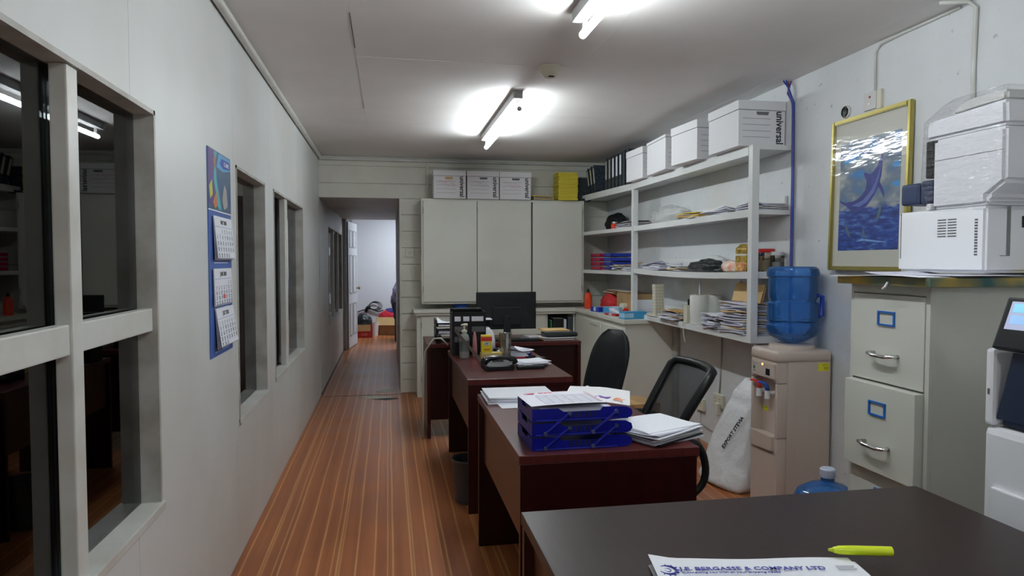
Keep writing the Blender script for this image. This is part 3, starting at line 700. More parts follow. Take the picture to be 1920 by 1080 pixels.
# ================================================================ DESK THREE ITEMS
D = .7505
og = thing('desk_organiser', 'black upright desk organiser with three white tags at the back of the desk', 'organiser', (.548, 4.78, D))
k = MB(); k.box(-.118, .118, -.085, -.079, 0, .30); k.box(-.118, .118, .079, .085, 0, .30); k.box(-.118, -.112, -.08, .08, 0, .30); k.box(.112, .118, -.08, .08, 0, .30); k.box(-.118, .118, -.08, .08, 0, .006); k.box(-.003, .003, -.08, .08, 0, .28)
k.build('shell', black_m, og)
for z in (.075, .15, .215): MB().box(-.112, .112, -.075, .075, z, z+.004).build('divider', black_m, og)
for a, b in ((-.10, -.058), (-.040, .002), (.018, .10)): MB().box(a, b, -.0865, -.0852, .235, .268).build('tag', pm('tag_white', (.85, .85, .95), .6), og)
for a, b, z in ((-.10, -.01, .16), (.02, .11, .16), (-.10, -.02, .09)): MB().box(a, b, -.0865, -.0852, z, z+.038).build('slot_front', pm('slot_grey', (.10, .10, .11), .5), og)
MB().box(-.118, .10, .02, .07, .30, .318, bev=.004).build('top_rail', black_m, og)
sb = thing('pump_bottle', 'clear hand sanitiser pump bottle in front of the organiser', 'bottle', (.500, 4.56, D))
MB().lathe([(.030, 0), (.034, .006), (.034, .135), (.028, .155), (.013, .168)]).build('body', pm('gel', (.58, .62, .60), .12, trans=.5), sb, smooth='auto')
MB().lathe([(.0345, .045), (.0345, .12)]).build('sticker', film('clear_sticker', (.8, .84, .84), rough=.3), sb, smooth='auto')
MB().lathe([(.014, .169), (.018, .172), (.018, .186), (.006, .190), (.006, .215)]).build('collar', cream_m, sb, smooth='auto'); MB().tube([(-.022, -.006, .222), (.006, 0, .224), (.022, 0, .222)], [.005, .009, .009], 8).build('pump_head', cream_m, sb, smooth='auto')
pt = thing('tube', 'pink plastic tube standing behind the yellow box', 'bottle', (.575, 4.60, D)); MB().lathe([(.015, 0), (.018, .03), (.013, .13), (.006, .17)]).build('body', pm('pink_pl', (.50, .22, .22), .4), pt, smooth='auto')
pb = thing('carton', 'long pale yellow printed carton lying behind the telephone', 'carton', (.655, 4.38, D), rz=.03)
MB().box(-.068, .068, -.03, .03, 0, .058, bev=.002).build('body', pm('pale_yellow_card', (.60, .46, .14), .5), pb); MB().box(-.055, .05, -.0308, -.0302, .016, .045).build('printed_panel', pm('print_tan', (.52, .44, .26), .6), pb)
yb_ = thing('carton', 'bright yellow and red carton standing on the pale yellow carton', 'carton', (.625, 4.39, D+.0585), rz=.02)
MB().box(-.034, .034, -.022, .022, 0, .112, bev=.0015).build('body', pm('chrome_yellow', (.78, .60, .02), .4), yb_)
MB().box(-.0345, .0345, -.0225, .0225, .074, .100).build('red_band', red_m, yb_)
MB().lathe([(.022, 0), (.022, .0012)], seg=24, m=Matrix.Translation((0, -.0222, .058)) @ CF @ Matrix.Diagonal((1, .62, 1, 1))).build('oval_emblem', pm('silver_print', (.5, .52, .42), .5), yb_)
MB().lathe([(.010, 0), (.010, .0018)], seg=20, m=Matrix.Translation((0, -.0222, .058)) @ CF @ Matrix.Diagonal((1, .8, 1, 1))).build('emblem_center', pm('slate_print', (.2, .23, .3), .5), yb_)
text('VEGEX', .0145, pm('brown_print', (.35, .08, .02), .6), yb_, tr(0, -.0226, .018) @ CF, bold=.0006)
gl = thing('tumbler', 'tall clear tumbler beside the yellow cartons', 'glass', (.752, 4.40, D))
MB().lathe([(.034, 0), (.036, .003), (.042, .178), (.043, .180), (.040, .178), (.034, .012)], seg=32).build('glass', film('tumbler_glass', (.80, .80, .76), rough=.12, fres=False, mixf=.22), gl, smooth='auto')
MB().box(-.008, .008, -.004, .004, .012, .10, bev=.003, m=tr(0, 0, 0, .1, .15, 0)).build('spoon', steel_m, gl)
rl = thing('ruler', 'dark wooden ruler leaning between bottle and telephone', 'ruler', (.578, 4.235, D+.012)); MB().box(-.009, .009, -.004, .004, 0, .27, bev=.001, m=tr(.0, 0, 0, rad(-20), rad(-39), 0)).build('blade', pm('dark_wood', (.06, .04, .03), .4), rl)
ph = thing('desk_telephone', 'black desk telephone with its handset on the near part of the desk', 'telephone', (.650, 4.08, D), rz=rad(4))
MB().prism([(-.09, 0), (.09, 0), (.09, .050), (.04, .048), (-.09, .020)], -.085, .085, m=LW @ Matrix.Identity(4), bev=.004).build('base', black_m, ph)
MB().tube([(-.098, -.055, .038), (-.088, -.055, .058), (-.055, -.055, .070), (0, -.055, .074), (.055, -.055, .070), (.088, -.055, .056), (.098, -.055, .036)], [.020, .023, .015, .012, .015, .022, .018], 12).build('handset', pm('gloss_black', (.008, .008, .010), .15), ph, smooth='auto')
MB().box(-.075, .075, -.088, -.080, .045, .050, bev=.001).build('silver_strip', steel_m, ph)
k = MB()
for i in range(3):
    for j in range(4): k.box(-.03+i*.024, -.012+i*.024, -.015+j*.022, .0+j*.022, .036+j*.004, .046+j*.004)
tag(k.build('keypad', dgrey_m, ph), kind='stuff')
kb = thing('remote_control', 'long black remote lying along the near side of the telephone', 'remote', (.845, 4.03, D), rz=.12); MB().box(-.085, .085, -.02, .02, 0, .018, bev=.005).build('body', dgrey_m, kb)
MB().box(-.06, .05, -.012, .012, .018, .0195).build('keypad', black_m, kb)
pile('paper_pile', 'fanned white sheets beside the telephone', 'papers', (.875, 4.20, D), .20, .17, 7, .0035, [P, P2], jit=.02, rz=.2, seed=41, curl=.01, rj=.22)
pile('paper_pile', 'crooked white papers behind the tumbler', 'papers', (.86, 4.60, D+.022), .17, .17, 6, .004, [P, P2, P], jit=.02, rz=.4, seed=42, curl=.04, rj=.25, wob=.006)
t = thing('notebook', 'red notebook under the crooked papers', 'notebook', (.86, 4.56, D), .1); MB().box(-.06, .06, -.08, .08, 0, .008, bev=.001).build('red_cover', pm('crimson', (.45, .01, .03), .5), t); MB().box(-.058, .058, -.078, .078, .008, .018).build('pages', P2, t)
t = thing('mobile_phone', 'black mobile phone at the right edge of the desk', 'phone', (.965, 4.46, D), .6); MB().box(-.036, .036, -.07, .07, 0, .010, bev=.004).build('body', black_m, t); MB().box(-.033, .033, -.064, .064, .010, .0106).build('screen', pm('dark_glass', (.01, .01, .015), .08), t)
t = thing('tape_roll', 'blue tape roll beside the crooked papers', 'tape', (.935, 4.60, D)); k = MB(); k.lathe([(.032, 0), (.034, .002), (.034, .024), (.032, .026)]); k.build('roll', dblue_m, t, smooth='auto'); k = MB(); k.lathe([(.016, .026), (.016, .0275)]); k.build('core', cream_m, t)
t = thing('stapler', 'black stapler behind the tumbler', 'stapler', (.80, 4.76, D), .1); MB().box(-.07, .07, -.018, .018, 0, .012, bev=.004).build('base', black_m, t); MB().box(-.07, .068, -.016, .016, .016, .040, bev=.008, m=tr(0, 0, .001, 0, rad(-4), 0)).build('arm', black_m, t)
crumple('paper_wad', 'crumpled white tissue standing behind the yellow carton', 'paper', (.69, 4.80, D), .11, .09, .17, pm('tissue2', (.74, .74, .78), .8), 44, amp=.2, sub=3)

# ================================================================ DESK FOUR ITEMS
mo = thing('monitor', 'black computer monitor seen from behind on the wide desk', 'monitor', (.965, 5.60, D), rz=rad(1))
MB().box(-.252, .252, -.02, .012, .085, .395, bev=.006).build('screen_housing', dgrey_m, mo)
MB().box(-.242, .242, .012, .0135, .095, .385).build('screen', pm('off_screen', (.01, .01, .012), .1), mo)
MB().box(-.12, .12, -.032, -.02, .12, .27, bev=.005).build('rear_bulge', dgrey_m, mo)
MB().box(-.03, .03, -.050, -.032, .01, .20, bev=.004).build('stand_neck', dgrey_m, mo); MB().box(-.12, .12, -.12, .07, 0, .010, bev=.004).build('stand_foot', black_m, mo)
MB().lathe([(.012, 0), (.012, .001)], seg=16, m=Matrix.Translation((0, -.0325, .235)) @ CF).build('emblem', dgrey_m, mo)
tr4 = thing('letter_tray_stack', 'black letter trays on the left end of the wide desk', 'trays', (.49, 5.62, D))
for i in range(3):
    k = MB(); z = i*.062; k.box(-.115, .115, -.14, .14, z, z+.004); k.box(-.115, -.110, -.14, .14, z, z+.052); k.box(.110, .115, -.14, .14, z, z+.052); k.box(-.115, .115, -.14, -.135, z, z+.030)
    k.build('tray', black_m, tr4)
pile('paper_pile', 'white papers lying in the top black letter tray', 'papers', (.49, 5.60, D+.1285), .20, .26, 4, .003, [P], jit=.004, rj=.02, seed=51, curl=.05)
pile('paper_pile', 'white papers lying in the lower black letter tray', 'papers', (.49, 5.59, D+.067), .20, .25, 5, .004, [P2, P], jit=.003, rj=.01, seed=52)
tl = thing('desk_lamp', 'small black and white webcam on a stand beside the letter trays', 'webcam', (.385, 5.40, D)); MB().lathe([(.022, 0), (.022, .006), (.006, .010), (.006, .03)]).build('stand', black_m, tl, smooth='auto'); MB().lathe([(.010, -.022), (.022, -.018), (.022, .014), (.014, .02)], m=tr(0, 0, .052, rad(90), 0, .5)).build('head', black_m, tl, smooth='auto')
tl.name = 'webcam'
pr_ = thing('desk_printer', 'low pale desktop device behind the organiser on the wide desk', 'printer', (.74, 5.55, D)); MB().box(-.07, .07, -.10, .10, 0, .115, bev=.01).build('body', mfpg, pr_); MB().box(-.075, .085, -.105, .03, .175, .183, bev=.002).build('raised_lid', mfpw, pr_); MB().box(-.005, .005, -.03, .03, .115, .176).build('hinge_arm', black_m, pr_)
kb2 = thing('keyboard', 'black keyboard lying by the foot of the monitor', 'keyboard', (1.06, 5.445, D), rz=.04); MB().box(-.20, .17, -.055, .055, 0, .014, bev=.003).build('body', black_m, kb2)
k = MB()
for i in range(22):
    for j in range(5): k.box(-.192+i*.0160, -.180+i*.0160, -.047+j*.019, -.032+j*.019, .014, .018)
tag(k.build('keycaps', dgrey_m, kb2), kind='stuff')
pile('envelope_pile', 'manila envelopes at the right end of the wide desk', 'envelopes', (1.37, 5.52, D), .27, .22, 5, .005, [MN, P, MT], jit=.02, rz=.1, seed=53, curl=.01, rj=.1)
fo = thing('document_case', 'black zipped document case on the manila envelopes', 'case', (1.40, 5.52, D+.030), .02); MB().box(-.135, .135, -.10, .10, 0, .035, bev=.015).build('body', pm('black_leather', (.012, .018, .018), .45), fo)
pile('envelope_pile', 'manila folders lying on the black document case', 'envelopes', (1.36, 5.54, D+.067), .22, .20, 4, .004, [P, MN, MT, MN], jit=.012, seed=54, curl=.012, rj=.05)
t = thing('notepad', 'grey notepad between keyboard and document case', 'notepad', (1.19, 5.62, D), .2); MB().box(-.06, .06, -.08, .08, 0, .02, bev=.001).build('pages', P2, t); MB().box(-.06, .06, -.08, .08, .02, .023).build('cover', mfpg, t)
t = thing('sticky_tape', 'tan tape roll in front of the monitor', 'tape', (.93, 5.42, D)); k = MB(); k.lathe([(.026, 0), (.028, .002), (.028, .018), (.026, .02)]); k.build('roll', mantan_m, t, smooth='auto'); t.name = 'tape_roll'
t = thing('cap', 'blue cap hanging behind the monitor on the worktop', 'cap', (.745, 7.13, zT)); MB().lathe([(.075, 0), (.074, .03), (.060, .07), (.03, .09), (.004, .095)]).build('crown', pm('royal_blue_cloth', (.01, .06, .30), .8), t, smooth='auto'); MB().prism([(-.06, -.06), (.06, -.06), (.045, -.13), (-.045, -.13)], 0, .006).build('peak', pm('royal_blue_cloth', (.01, .06, .30), .8), t)
# pale hose hanging from the worktop corner to the floor
h_ = MB().tube([(.455, 5.335, .745), (.40, 5.32, .80), (.345, 5.31, .80), (.275, 5.32, .70), (.262, 5.33, .50), (.262, 5.34, .2), (.262, 5.36, .012), (.27, 5.6, .010), (.27, 5.9, .010)], .007, 8).build('hose', pm('hose_beige', (.45, .44, .38), .5), smooth=True)
tag(h_, 'pale beige hose curving over the left end of the wide desk to the floor', 'hose')

# waste bin under desk three
wbn = thing('waste_bin', 'dark grey plastic waste bin beneath the mahogany desk edge', 'bin', (.455, 3.93, 0))
MB().lathe([(.075, 0), (.080, .004), (.100, .24), (.104, .245), (.104, .255), (.096, .255), (.094, .24), (.074, .012)], seg=32).build('body', pm('bin_plastic', (.045, .052, .058), .4), wbn, smooth='auto')

# ================================================================ DESK TWO ITEMS
pile('paper_pile', 'broad white papers stacked at the far left corner of the tray desk', 'papers', (.605, 3.165, D), .33, .26, 6, .005, [P, P2, P], jit=.008, seed=61, rj=.03, wob=.001, curl=.004)
sh_ = thing('paper_sheet', 'white sheet sliding from under the broad papers', 'paper', (.585, 3.03, D+.0008), .05); MB().sheet(.20, .16, lambda u, v: 0.0006, 2, 2).build('sheet', P, sh_)
sh_ = thing('paper_sheet', 'white sheet with a lifted corner behind the blue trays', 'paper', (.87, 3.10, D+.001), .25); MB().sheet(.25, .21, lambda u, v: .035*max(0, u-.5)*v*2+.001, 6, 5).build('sheet', P, sh_)
ts = thing('letter_tray_stack', 'three stacked cobalt blue letter trays at the desk corner', 'trays', (.637, 2.385, D), rz=rad(1.0))
for i in range(3):
    z = i*.050; W, Dp = .158, .122
    k = MB(); k.box(-W, W+.028, -Dp, Dp, z, z+.003)
    for s in (-1, 1):
        y = s*Dp
        prof = [(-W, z), (W-.005, z), (W+.035, z+.004), (W+.044, z+.016), (W+.040, z+.032), (W+.020, z+.042), (W-.01, z+.044), (W-.065, z+.044), (W-.075, z+.032), (-W+.11, z+.032), (-W+.09, z+.044), (-W, z+.044)]
        k.prism([(a, b) for a, b in prof], -.0015, .0015, m=Matrix.Translation((0, y, 0)) @ CF)
    k.prism([(-Dp, z), (Dp, z), (Dp, z+.044), (Dp-.07, z+.044), (Dp-.085, z+.028), (-Dp+.085, z+.028), (-Dp+.07, z+.044), (-Dp, z+.044)], -.0015, .0015, m=Matrix.Translation((-W, 0, 0)) @ RW)
    tt = k.build('tray', blue_pl, ts)
    k = MB(); 
    for q in range(6): k.box(-.025+q*.017, -.017+q*.017, -Dp-.0022, -Dp-.0014, z+.012, z+.032, m=tr(0, 0, 0))
    tag(k.build('vent_slots', pm('slot_dark', (.004, .006, .03), .5), tt), kind='stuff')
    MB().box(-W+.012, W-.012, -Dp-.004, -Dp-.0015, z+.003, z+.006).build('rib', pm('cobalt_light', (.02, .03, .34), .3), tt)
for i in range(2):
    for xx in (-.115, .055):
        for s in (-1, 1):
            r_ = MB().tube([(xx, s*(.1285), .010+i*.050), (xx+.085, s*(.1285), .078+i*.050)], .0048, 8).build('riser', blue_pl, ts)
            MB().cyl((xx, s*.124, .010+i*.050), (xx, s*.136, .010+i*.050), .0062, seg=12).build('pin', pm('pin_grey', (.06, .07, .14), .4), r_)
            MB().cyl((xx+.085, s*.124, .078+i*.050), (xx+.085, s*.136, .078+i*.050), .0062, seg=12).build('pin', pm('pin_grey', (.06, .07, .14), .4), r_)
pile('paper_pile', 'white papers filling the middle blue tray', 'papers', (.637, 2.385, D+.0535), .27, .22, 4, .003, [P2], jit=.002, rj=.01, seed=62, wob=.0005)
tp_ = pile('paper_pile', 'thick white papers heaped in the top blue tray', 'papers', (.637, 2.39, D+.1035), .275, .225, 8, .0045, [P, P2, P], jit=.003, rj=.015, seed=63, wob=.001, curl=.008)
en = thing('courier_envelope', 'white card envelope with purple and orange lettering on the top tray', 'envelope', (.775, 2.455, D+.152), rz=rad(-20))
MB().sheet(.235, .27, lambda u, v: -.014*max(0, u-.55)*2+.004*math.sin(v*3), 8, 4, .002).build('sheet', boxw_m, en)
text('Fed', .042, purple_ink, en, tr(.018, -.070, .0020, 0, .02, rad(-22)), bold=.0016, sx=.9)
text('Ex', .042, orange_ink, en, tr(.078, -.094, .0000, 0, .06, rad(-22)), bold=.0016, sx=.9)
fm = thing('printed_form', 'printed form with pink heading on the top blue tray', 'paper', (.605, 2.375, D+.155), rz=rad(3))
MB().sheet(.27, .215, lambda u, v: .004*math.sin(u*2.5), 6, 3).build('sheet', pm('form_paper', (.80, .80, .88), .8), fm)
k = MB()
for i in range(9): k.box(-.08, .125, -.095+i*.017, -.094+i*.017, .0045, .0052)
for i in range(7): k.box(-.08+i*.034, -.079+i*.034, -.095, .042, .0045, .0052)
k.build('ruled_lines', faint_ink, fm)
MB().prism([(-.115, .082), (-.09, .094), (-.07, .094), (-.075, .082)], .0038, .0050).build('pink_mark', pink_ink, fm)
text('INVOICE', .013, pink_ink, fm, tr(-.03, .088, .0052), bold=.0004)
k = MB(); k.box(.118, .130, -.09, .09, .0030, .0040); k.build('pink_margin', pm('pale_pink', (.78, .58, .66), .8), fm)
pile('paper_pile', 'thick white paper stack at the right corner of the tray desk', 'papers', (.975, 2.385, D), .215, .275, 12, .0038, [P2, dgrey_m, P, P2, P, P], jit=.016, rz=rad(-62), seed=65, rj=.10, wob=.002, curl=.012)

# ================================================================ NEAR DESK ITEMS
lh = thing('letterhead_stack', 'navy letterhead sheets on the dark near desk', 'papers', (.729, 1.177, D), rz=rad(-9.5))
for i in range(4):
    MB().sheet(.43, .30, lambda u, v, i=i: .003*math.sin(u*9+.5)*max(0, v-.5)+.004*i+(.010*max(0, .12-u)*8*v if i == 3 else 0), 20, 5, .0008).build('sheet', P, lh, loc=(.004*((i*7) % 3), .0 if i == 3 else -.006, .002), rot=(0, 0, .02*(i == 1)-.015*(i == 2)))
def fit(s_, size, x0, x1, y, z, bold=0):
    o = text(s_, size, blue_ink, lh, Matrix.Identity(4), bold=bold); a_ = [v.co.x for v in o.data.vertices]; k_ = (x1-x0)/(max(a_)-min(a_)); m_ = min(a_)
    for v in o.data.vertices: v.co = Vector((x0+(v.co.x-m_)*k_, v.co.y+y, v.co.z+z))
fit('J.E. BERGASSE & COMPANY LTD', .0200, -.163, .140, .094, .0178, .0003)
fit('Connecting you with all your shipping needs', .0095, -.160, .040, .077, .0178)
k = MB(); gx, gy = -.188, .087
k.tube([(gx+.018*math.cos(a*PI/12), gy+.018*math.sin(a*PI/12), .0185) for a in range(24)], .0022, 5, closed=True)
k.tube([(gx+.007*math.cos(a*PI/8), gy+.007*math.sin(a*PI/8), .0185) for a in range(16)], .0009, 5, closed=True)
for a in range(12):
    c_, s_ = math.cos(a*PI/6), math.sin(a*PI/6); k.tube([(gx+.019*c_, gy+.019*s_, .0185), (gx+.024*c_, gy+.024*s_, .0185)], .0016, 5)
k.build('gear_emblem', blue_ink, lh)
k = MB()
for i in range(4): k.box(.165, .205-.004*(i % 2), .103-i*.006, .105-i*.006, .0172, .0180)
tag(k.build('address_lines', faint_ink, lh), kind='stuff')
hl = thing('highlighter', 'fluorescent yellow highlighter on the letterhead', 'pen', (.948, 1.295, D+.020), rz=rad(-14))
MB().tube([(-.012, 0, .010), (0, 0, .010), (.03, 0, .010), (.11, 0, .010)], [.006, .009, .010, .010], 12).build('barrel', pm('neon_yellow', (.70, .85, .02), .35), hl, smooth='auto'); MB().tube([(-.022, 0, .010), (-.012, 0, .010)], [.003, .005], 8).build('tip', pm('neon_tip', (.5, .6, .02), .6), hl)

def smooth_pts(pts, n=4):
    P_ = [Vector(p) for p in pts]; out = []; N = len(P_)
    for i in range(N-1):
        p0, p1, p2, p3 = P_[max(i-1, 0)], P_[i], P_[i+1], P_[min(i+2, N-1)]
        for q in range(n):
            t = q/n; out.append(.5*((2*p1)+(p2-p0)*t+(2*p0-5*p1+4*p2-p3)*t*t+(3*p1-p0-3*p2+p3)*t**3))
    return out+[P_[-1]]
# ================================================================ CHAIRS
def swivel_base(t, x0=0):
    k = MB()
    MB().cyl((x0, 0, .09), (x0, 0, .42), .026, seg=16).build('gas_column', black_m, t, smooth='auto')
    for i in range(5):
        a = i*2*PI/5+.3; c_, s_ = math.cos(a), math.sin(a)
        lg = MB().tube([(x0+.03*c_, .03*s_, .115), (x0+.28*c_, .28*s_, .075)], [.022, .014], 8).build('leg', black_m, t, smooth='auto')
        MB().cyl((x0+.285*c_-.02*s_, .285*s_+.02*c_, .028), (x0+.285*c_+.02*s_, .285*s_-.02*c_, .028), .028, seg=14).build('caster', black_m, lg, smooth='auto')
# padded chair: faces -X
c1 = thing('office_chair', 'black padded swivel chair with a rounded back behind the telephone desk', 'chair', (1.15, 4.08, 0), rz=rad(10), group='black swivel chairs at the desks')
swivel_base(c1)
MB().box(-.23, .20, -.23, .23, .43, .50, bev=.03, seg=3).build('seat', blackm_m, c1, smooth=True)
def back_mb(w, z0, z1, x0, x1, th, nz=14, ny=12, rnd=.5, curve=.04):
    t = bmesh.new(); G = [[], []]
    for q in (0, 1):
        for i in range(nz+1):
            v = i/nz; z = z0+(z1-z0)*v
            ww = w*(1-max(0, (v-(1-rnd))/rnd)**2.6*.55)*(1-.12*max(0, .3-v)/.3)
            if v > .93: ww *= .80
            row = []
            for j in range(ny+1):
                u = j/ny*2-1
                e = (1-abs(u)**4)*(1-abs(2*v-1)**6)
                x = x0+(x1-x0)*v-curve*u*u*.8+(th/2*max(e, .12))*(1 if q else -1)
                row.append(t.verts.new((x, u*ww/2, z)))
            G[q].append(row)
    for q in (0, 1):
        for i in range(nz):
            for j in range(ny): t.faces.new((G[q][i][j], G[q][i][j+1], G[q][i+1][j+1], G[q][i+1][j]))
    for i in range(nz):
        for j in (0, ny): t.faces.new((G[0][i][j], G[0][i+1][j], G[1][i+1][j], G[1][i][j]))
    for j in range(ny):
        for i in (0, nz): t.faces.new((G[0][i][j], G[0][i][j+1], G[1][i][j+1], G[1][i][j]))
    bmesh.ops.recalc_face_normals(t, faces=t.faces[:])
    mb = MB(); mb.add(t); return mb
back_mb(.48, .50, .965, .17, .30, .085).build('backrest', blackm_m, c1, smooth=True)
MB().tube([(.05, 0, .43), (.22, 0, .43), (.25, 0, .62)], .018, 8).build('back_support', black_m, c1, smooth=True)
# mesh chair
c2 = thing('office_chair', 'black swivel chair with see-through mesh back beside the tray desk', 'chair', (1.045, 2.955, 0), rz=rad(-4), group='black swivel chairs at the desks')
swivel_base(c2)
MB().box(-.22, .20, -.24, .24, .43, .50, bev=.03, seg=3).build('seat', blackm_m, c2, smooth=True)
def bp(u, v):   # backrest surface, u -1..1 across, v 0..1 up
    z = .56+.36*v; x = .18+.17*v+.03*v*v-.05*u*u
    return Vector((x, u*(.205+.03*v), z))
loop = [bp(u, 0) for u in (-1, -.5, 0, .5, 1)]+[bp(1, v) for v in (.25, .5, .75, .93)]+[bp(u, 1) for u in (.9, .45, 0, -.45, -.9)]+[bp(-1, v) for v in (.93, .75, .5, .25)]
MB().tube(loop, .021, 10, closed=True).build('back_frame', black_m, c2, smooth=True)
t_ = bmesh.new(); G = [[t_.verts.new(bp(-1+2*j/10, i/8)) for j in range(11)] for i in range(9)]
for i in range(8):
    for j in range(10): t_.faces.new((G[i][j], G[i][j+1], G[i+1][j+1], G[i+1][j]))
mb = MB(); mb.add(t_); mb.build('mesh_panel', mesh_m, c2, smooth=True)
MB().box(.12, .17, -.14, .14, .50, .60, bev=.02, seg=2).build('lumbar_bar', black_m, c2, smooth=True)
MB().tube([(.02, 0, .42), (.18, 0, .42), (.215, 0, .60)], .02, 8).build('back_support', black_m, c2, smooth=True)
for s in (-1, 1):
    MB().tube(smooth_pts([(.10, s*.235, .44), (.20, s*.27, .405), (.275, s*.275, .46), (.285, s*.275, .55), (.24, s*.275, .635), (.10, s*.275, .655), (-.08, s*.275, .655), (-.12, s*.27, .62), (-.05, s*.26, .52), (.02, s*.235, .44)]), .016, 8).build('armrest', black_m, c2, smooth=True)

# ================================================================ WATER COOLER
wc = thing('water_dispenser', 'beige floor-standing water dispenser with red and blue taps', 'water dispenser', (2.225, 3.49, 0))
MB().box(-.100, .165, -.135, .135, .0, .87, bev=.012, seg=3).build('cabinet', beige_m, wc, smooth='auto')
MB().prism([(-.135, 0), (.135, 0), (.135, .872), (-.135, .872)], .0995, .155, m=RW, bev=.0) if False else None
k = MB(); k.box(-.158, -.0995, -.135, .135, 0, .435, bev=.010, seg=2); k.box(-.158, -.0995, .112, .135, .436, .735, bev=.004); k.box(-.158, -.0995, -.135, -.112, .436, .735, bev=.004)
k.prism([(-.135, .736), (-.06, .755), (.06, .750), (.135, .736), (.135, .85), (-.135, .85)], .0995, .158, m=RW, bev=.003)
k.build('front_shell', beige_m, wc, smooth='auto')
MB().box(-.165, .168, -.142, .142, .845, .915, bev=.030, seg=4).build('top_cover', beige_m, wc, smooth='auto')
MB().lathe([(.125, .915), (.120, .935), (.085, .942), (.06, .942)], c=(.01, 0, 0), seg=36).build('bottle_collar', beige_m, wc, smooth='auto')
MB().box(-.168, -.156, -.118, .118, .755, .842, bev=.006).build('control_panel', beige_m, wc)
MB().box(-.1695, -.168, -.075, -.035, .772, .808).build('display', pm('display_black', (.015, .02, .025), .1), wc)
MB().cyl((-.168, .0, .826), (-.1705, .0, .826), .005, seg=12).build('indicator_lamp', pm('amber_led', (1, .5, .1), .4, em=((1, .35, .06), 8)), wc)
MB().cyl((-.168, -.022, .826), (-.1700, -.022, .826), .0035, seg=12).build('indicator_lamp', pm('amber_off', (.3, .1, .05), .4), wc)
MB().box(-.1692, -.168, .078, .094, .790, .808, bev=.0003).build('green_mark', green_m, wc)
text('HOT  COLD', .010, grey_ink, wc, tr(-.1685, .078, .822) @ RW)
MB().box(-.1692, -.168, .074, .098, .776, .782, bev=.0002).build('blue_mark', pm('blue_mark', (.2, .25, .5), .5), wc)
for y, mm in ((.065, red_m), (-.02, pm('tap_blue', (.01, .07, .42), .35))):
    tp = MB().cyl((-.148, y, .635), (-.148, y, .680), .016, .014, seg=16).build('tap', mfpw, wc, smooth='auto')
    MB().cyl((-.100, y, .665), (-.148, y, .665), .010, seg=12).build('spout', mfpw, tp, smooth='auto')
    MB().tube([(-.148, y, .682), (-.150, y, .700), (-.158, y+.006, .716), (-.172, y+.020, .724), (-.182, y+.036, .722)], [.013, .012, .009, .007, .006], 8).build('tap_lever', mm, tp, smooth=True)
MB().box(-.1010, -.0990, .048, .102, .545, .572).build('sticker', yellow_st, wc)
k = MB(); k.box(-.1016, -.101, .055, .095, .563, .568); k.build('sticker_print', pm('olive_print', (.35, .33, .02), .6), wc)
MB().prism([(-.11, .44), (.11, .44), (.11, .36), (-.11, .345)], .150, .172, m=RW, bev=.003).build('drip_tray', beige_m, wc)
MB().box(-.1590, -.1570, -.125, .125, .338, .343).build('panel_joint', beige_d, wc)
k = MB(); k.box(-.1590, -.1570, -.120, .120, .04, .33, bev=.0005); k.build('lower_door', beige_m, wc)
MB().box(.085, .150, -.1362, -.135, .800, .843).build('sticker', yellow_st, wc)
k = MB(); k.box(.110, .142, -.1368, -.1362, .832, .837)
for i in range(3): k.box(.118, .146, -.1368, -.1362, .808+i*.006, .811+i*.006)
k.build('sticker_print', pm('olive_print', (.35, .33, .02), .6), wc)
k = MB(); k.box(-.05, .145, -.1358, -.135, .06, .80); k.build('side_panel', beige_m, wc)
# bottle glass
bm_ = bpy.data.materials.new('blue_polycarbonate'); bm_.use_nodes = True; nt = bm_.node_tree
for n in list(nt.nodes): nt.nodes.remove(n)
o_ = nt.nodes.new('ShaderNodeOutputMaterial'); mx1 = nt.nodes.new('ShaderNodeMixShader'); mx2 = nt.nodes.new('ShaderNodeMixShader'); tb = nt.nodes.new('ShaderNodeBsdfTransparent'); tb.inputs[0].default_value = (.42, .64, .95, 1)
df = nt.nodes.new('ShaderNodeBsdfDiffuse'); df.inputs[0].default_value = (.05, .30, .90, 1); gs = nt.nodes.new('ShaderNodeBsdfGlossy'); gs.inputs['Roughness'].default_value = .08; fr_ = nt.nodes.new('ShaderNodeFresnel'); fr_.inputs[0].default_value = 1.5
mx1.inputs[0].default_value = .28; nt.links.new(tb.outputs[0], mx1.inputs[1]); nt.links.new(df.outputs[0], mx1.inputs[2]); nt.links.new(fr_.outputs[0], mx2.inputs[0]); nt.links.new(mx1.outputs[0], mx2.inputs[1]); nt.links.new(gs.outputs[0], mx2.inputs[2]); nt.links.new(mx2.outputs[0], o_.inputs[0])
def water_bottle(label, loc, flip):
    t = thing('water_bottle', label, 'water bottle', loc, group='blue water bottles', rot=(PI if flip else 0, 0, 0))
    prof = [(.118, 0), (.134, .012), (.140, .035), (.138, .055), (.130, .062), (.130, .175), (.124, .185), (.124, .195), (.137, .205), (.137, .300), (.130, .308), (.130, .316), (.141, .326), (.141, .350), (.125, .385), (.075, .415), (.040, .425), (.028, .432), (.028, .470)]
    MB().lathe(prof, seg=40).build('body', bm_, t, smooth='auto')
    hd = MB().tube([(.128, -.02, .16), (.150, -.032, .165), (.150, -.032, .27), (.128, -.02, .28)], .012, 8).build('handle', pm('bottle_handle', (.01, .05, .40), .3), t, smooth=True)
    MB().lathe([(.031, .45), (.033, .455), (.033, .485), (.028, .49)], seg=24).build('cap', pm('cap_white', (.55, .6, .75), .4) if not flip else blue_pl, t, smooth='auto')
    if flip: hd.matrix_basis = Matrix.Identity(4)
    return t
wb1 = water_bottle('blue water bottle inverted on the beige dispenser', (2.235, 3.49, .943+.428), True)
for ch in wb1.children:
    if ch.name.startswith('handle'): ch.rotation_euler = (0, 0, rad(40))
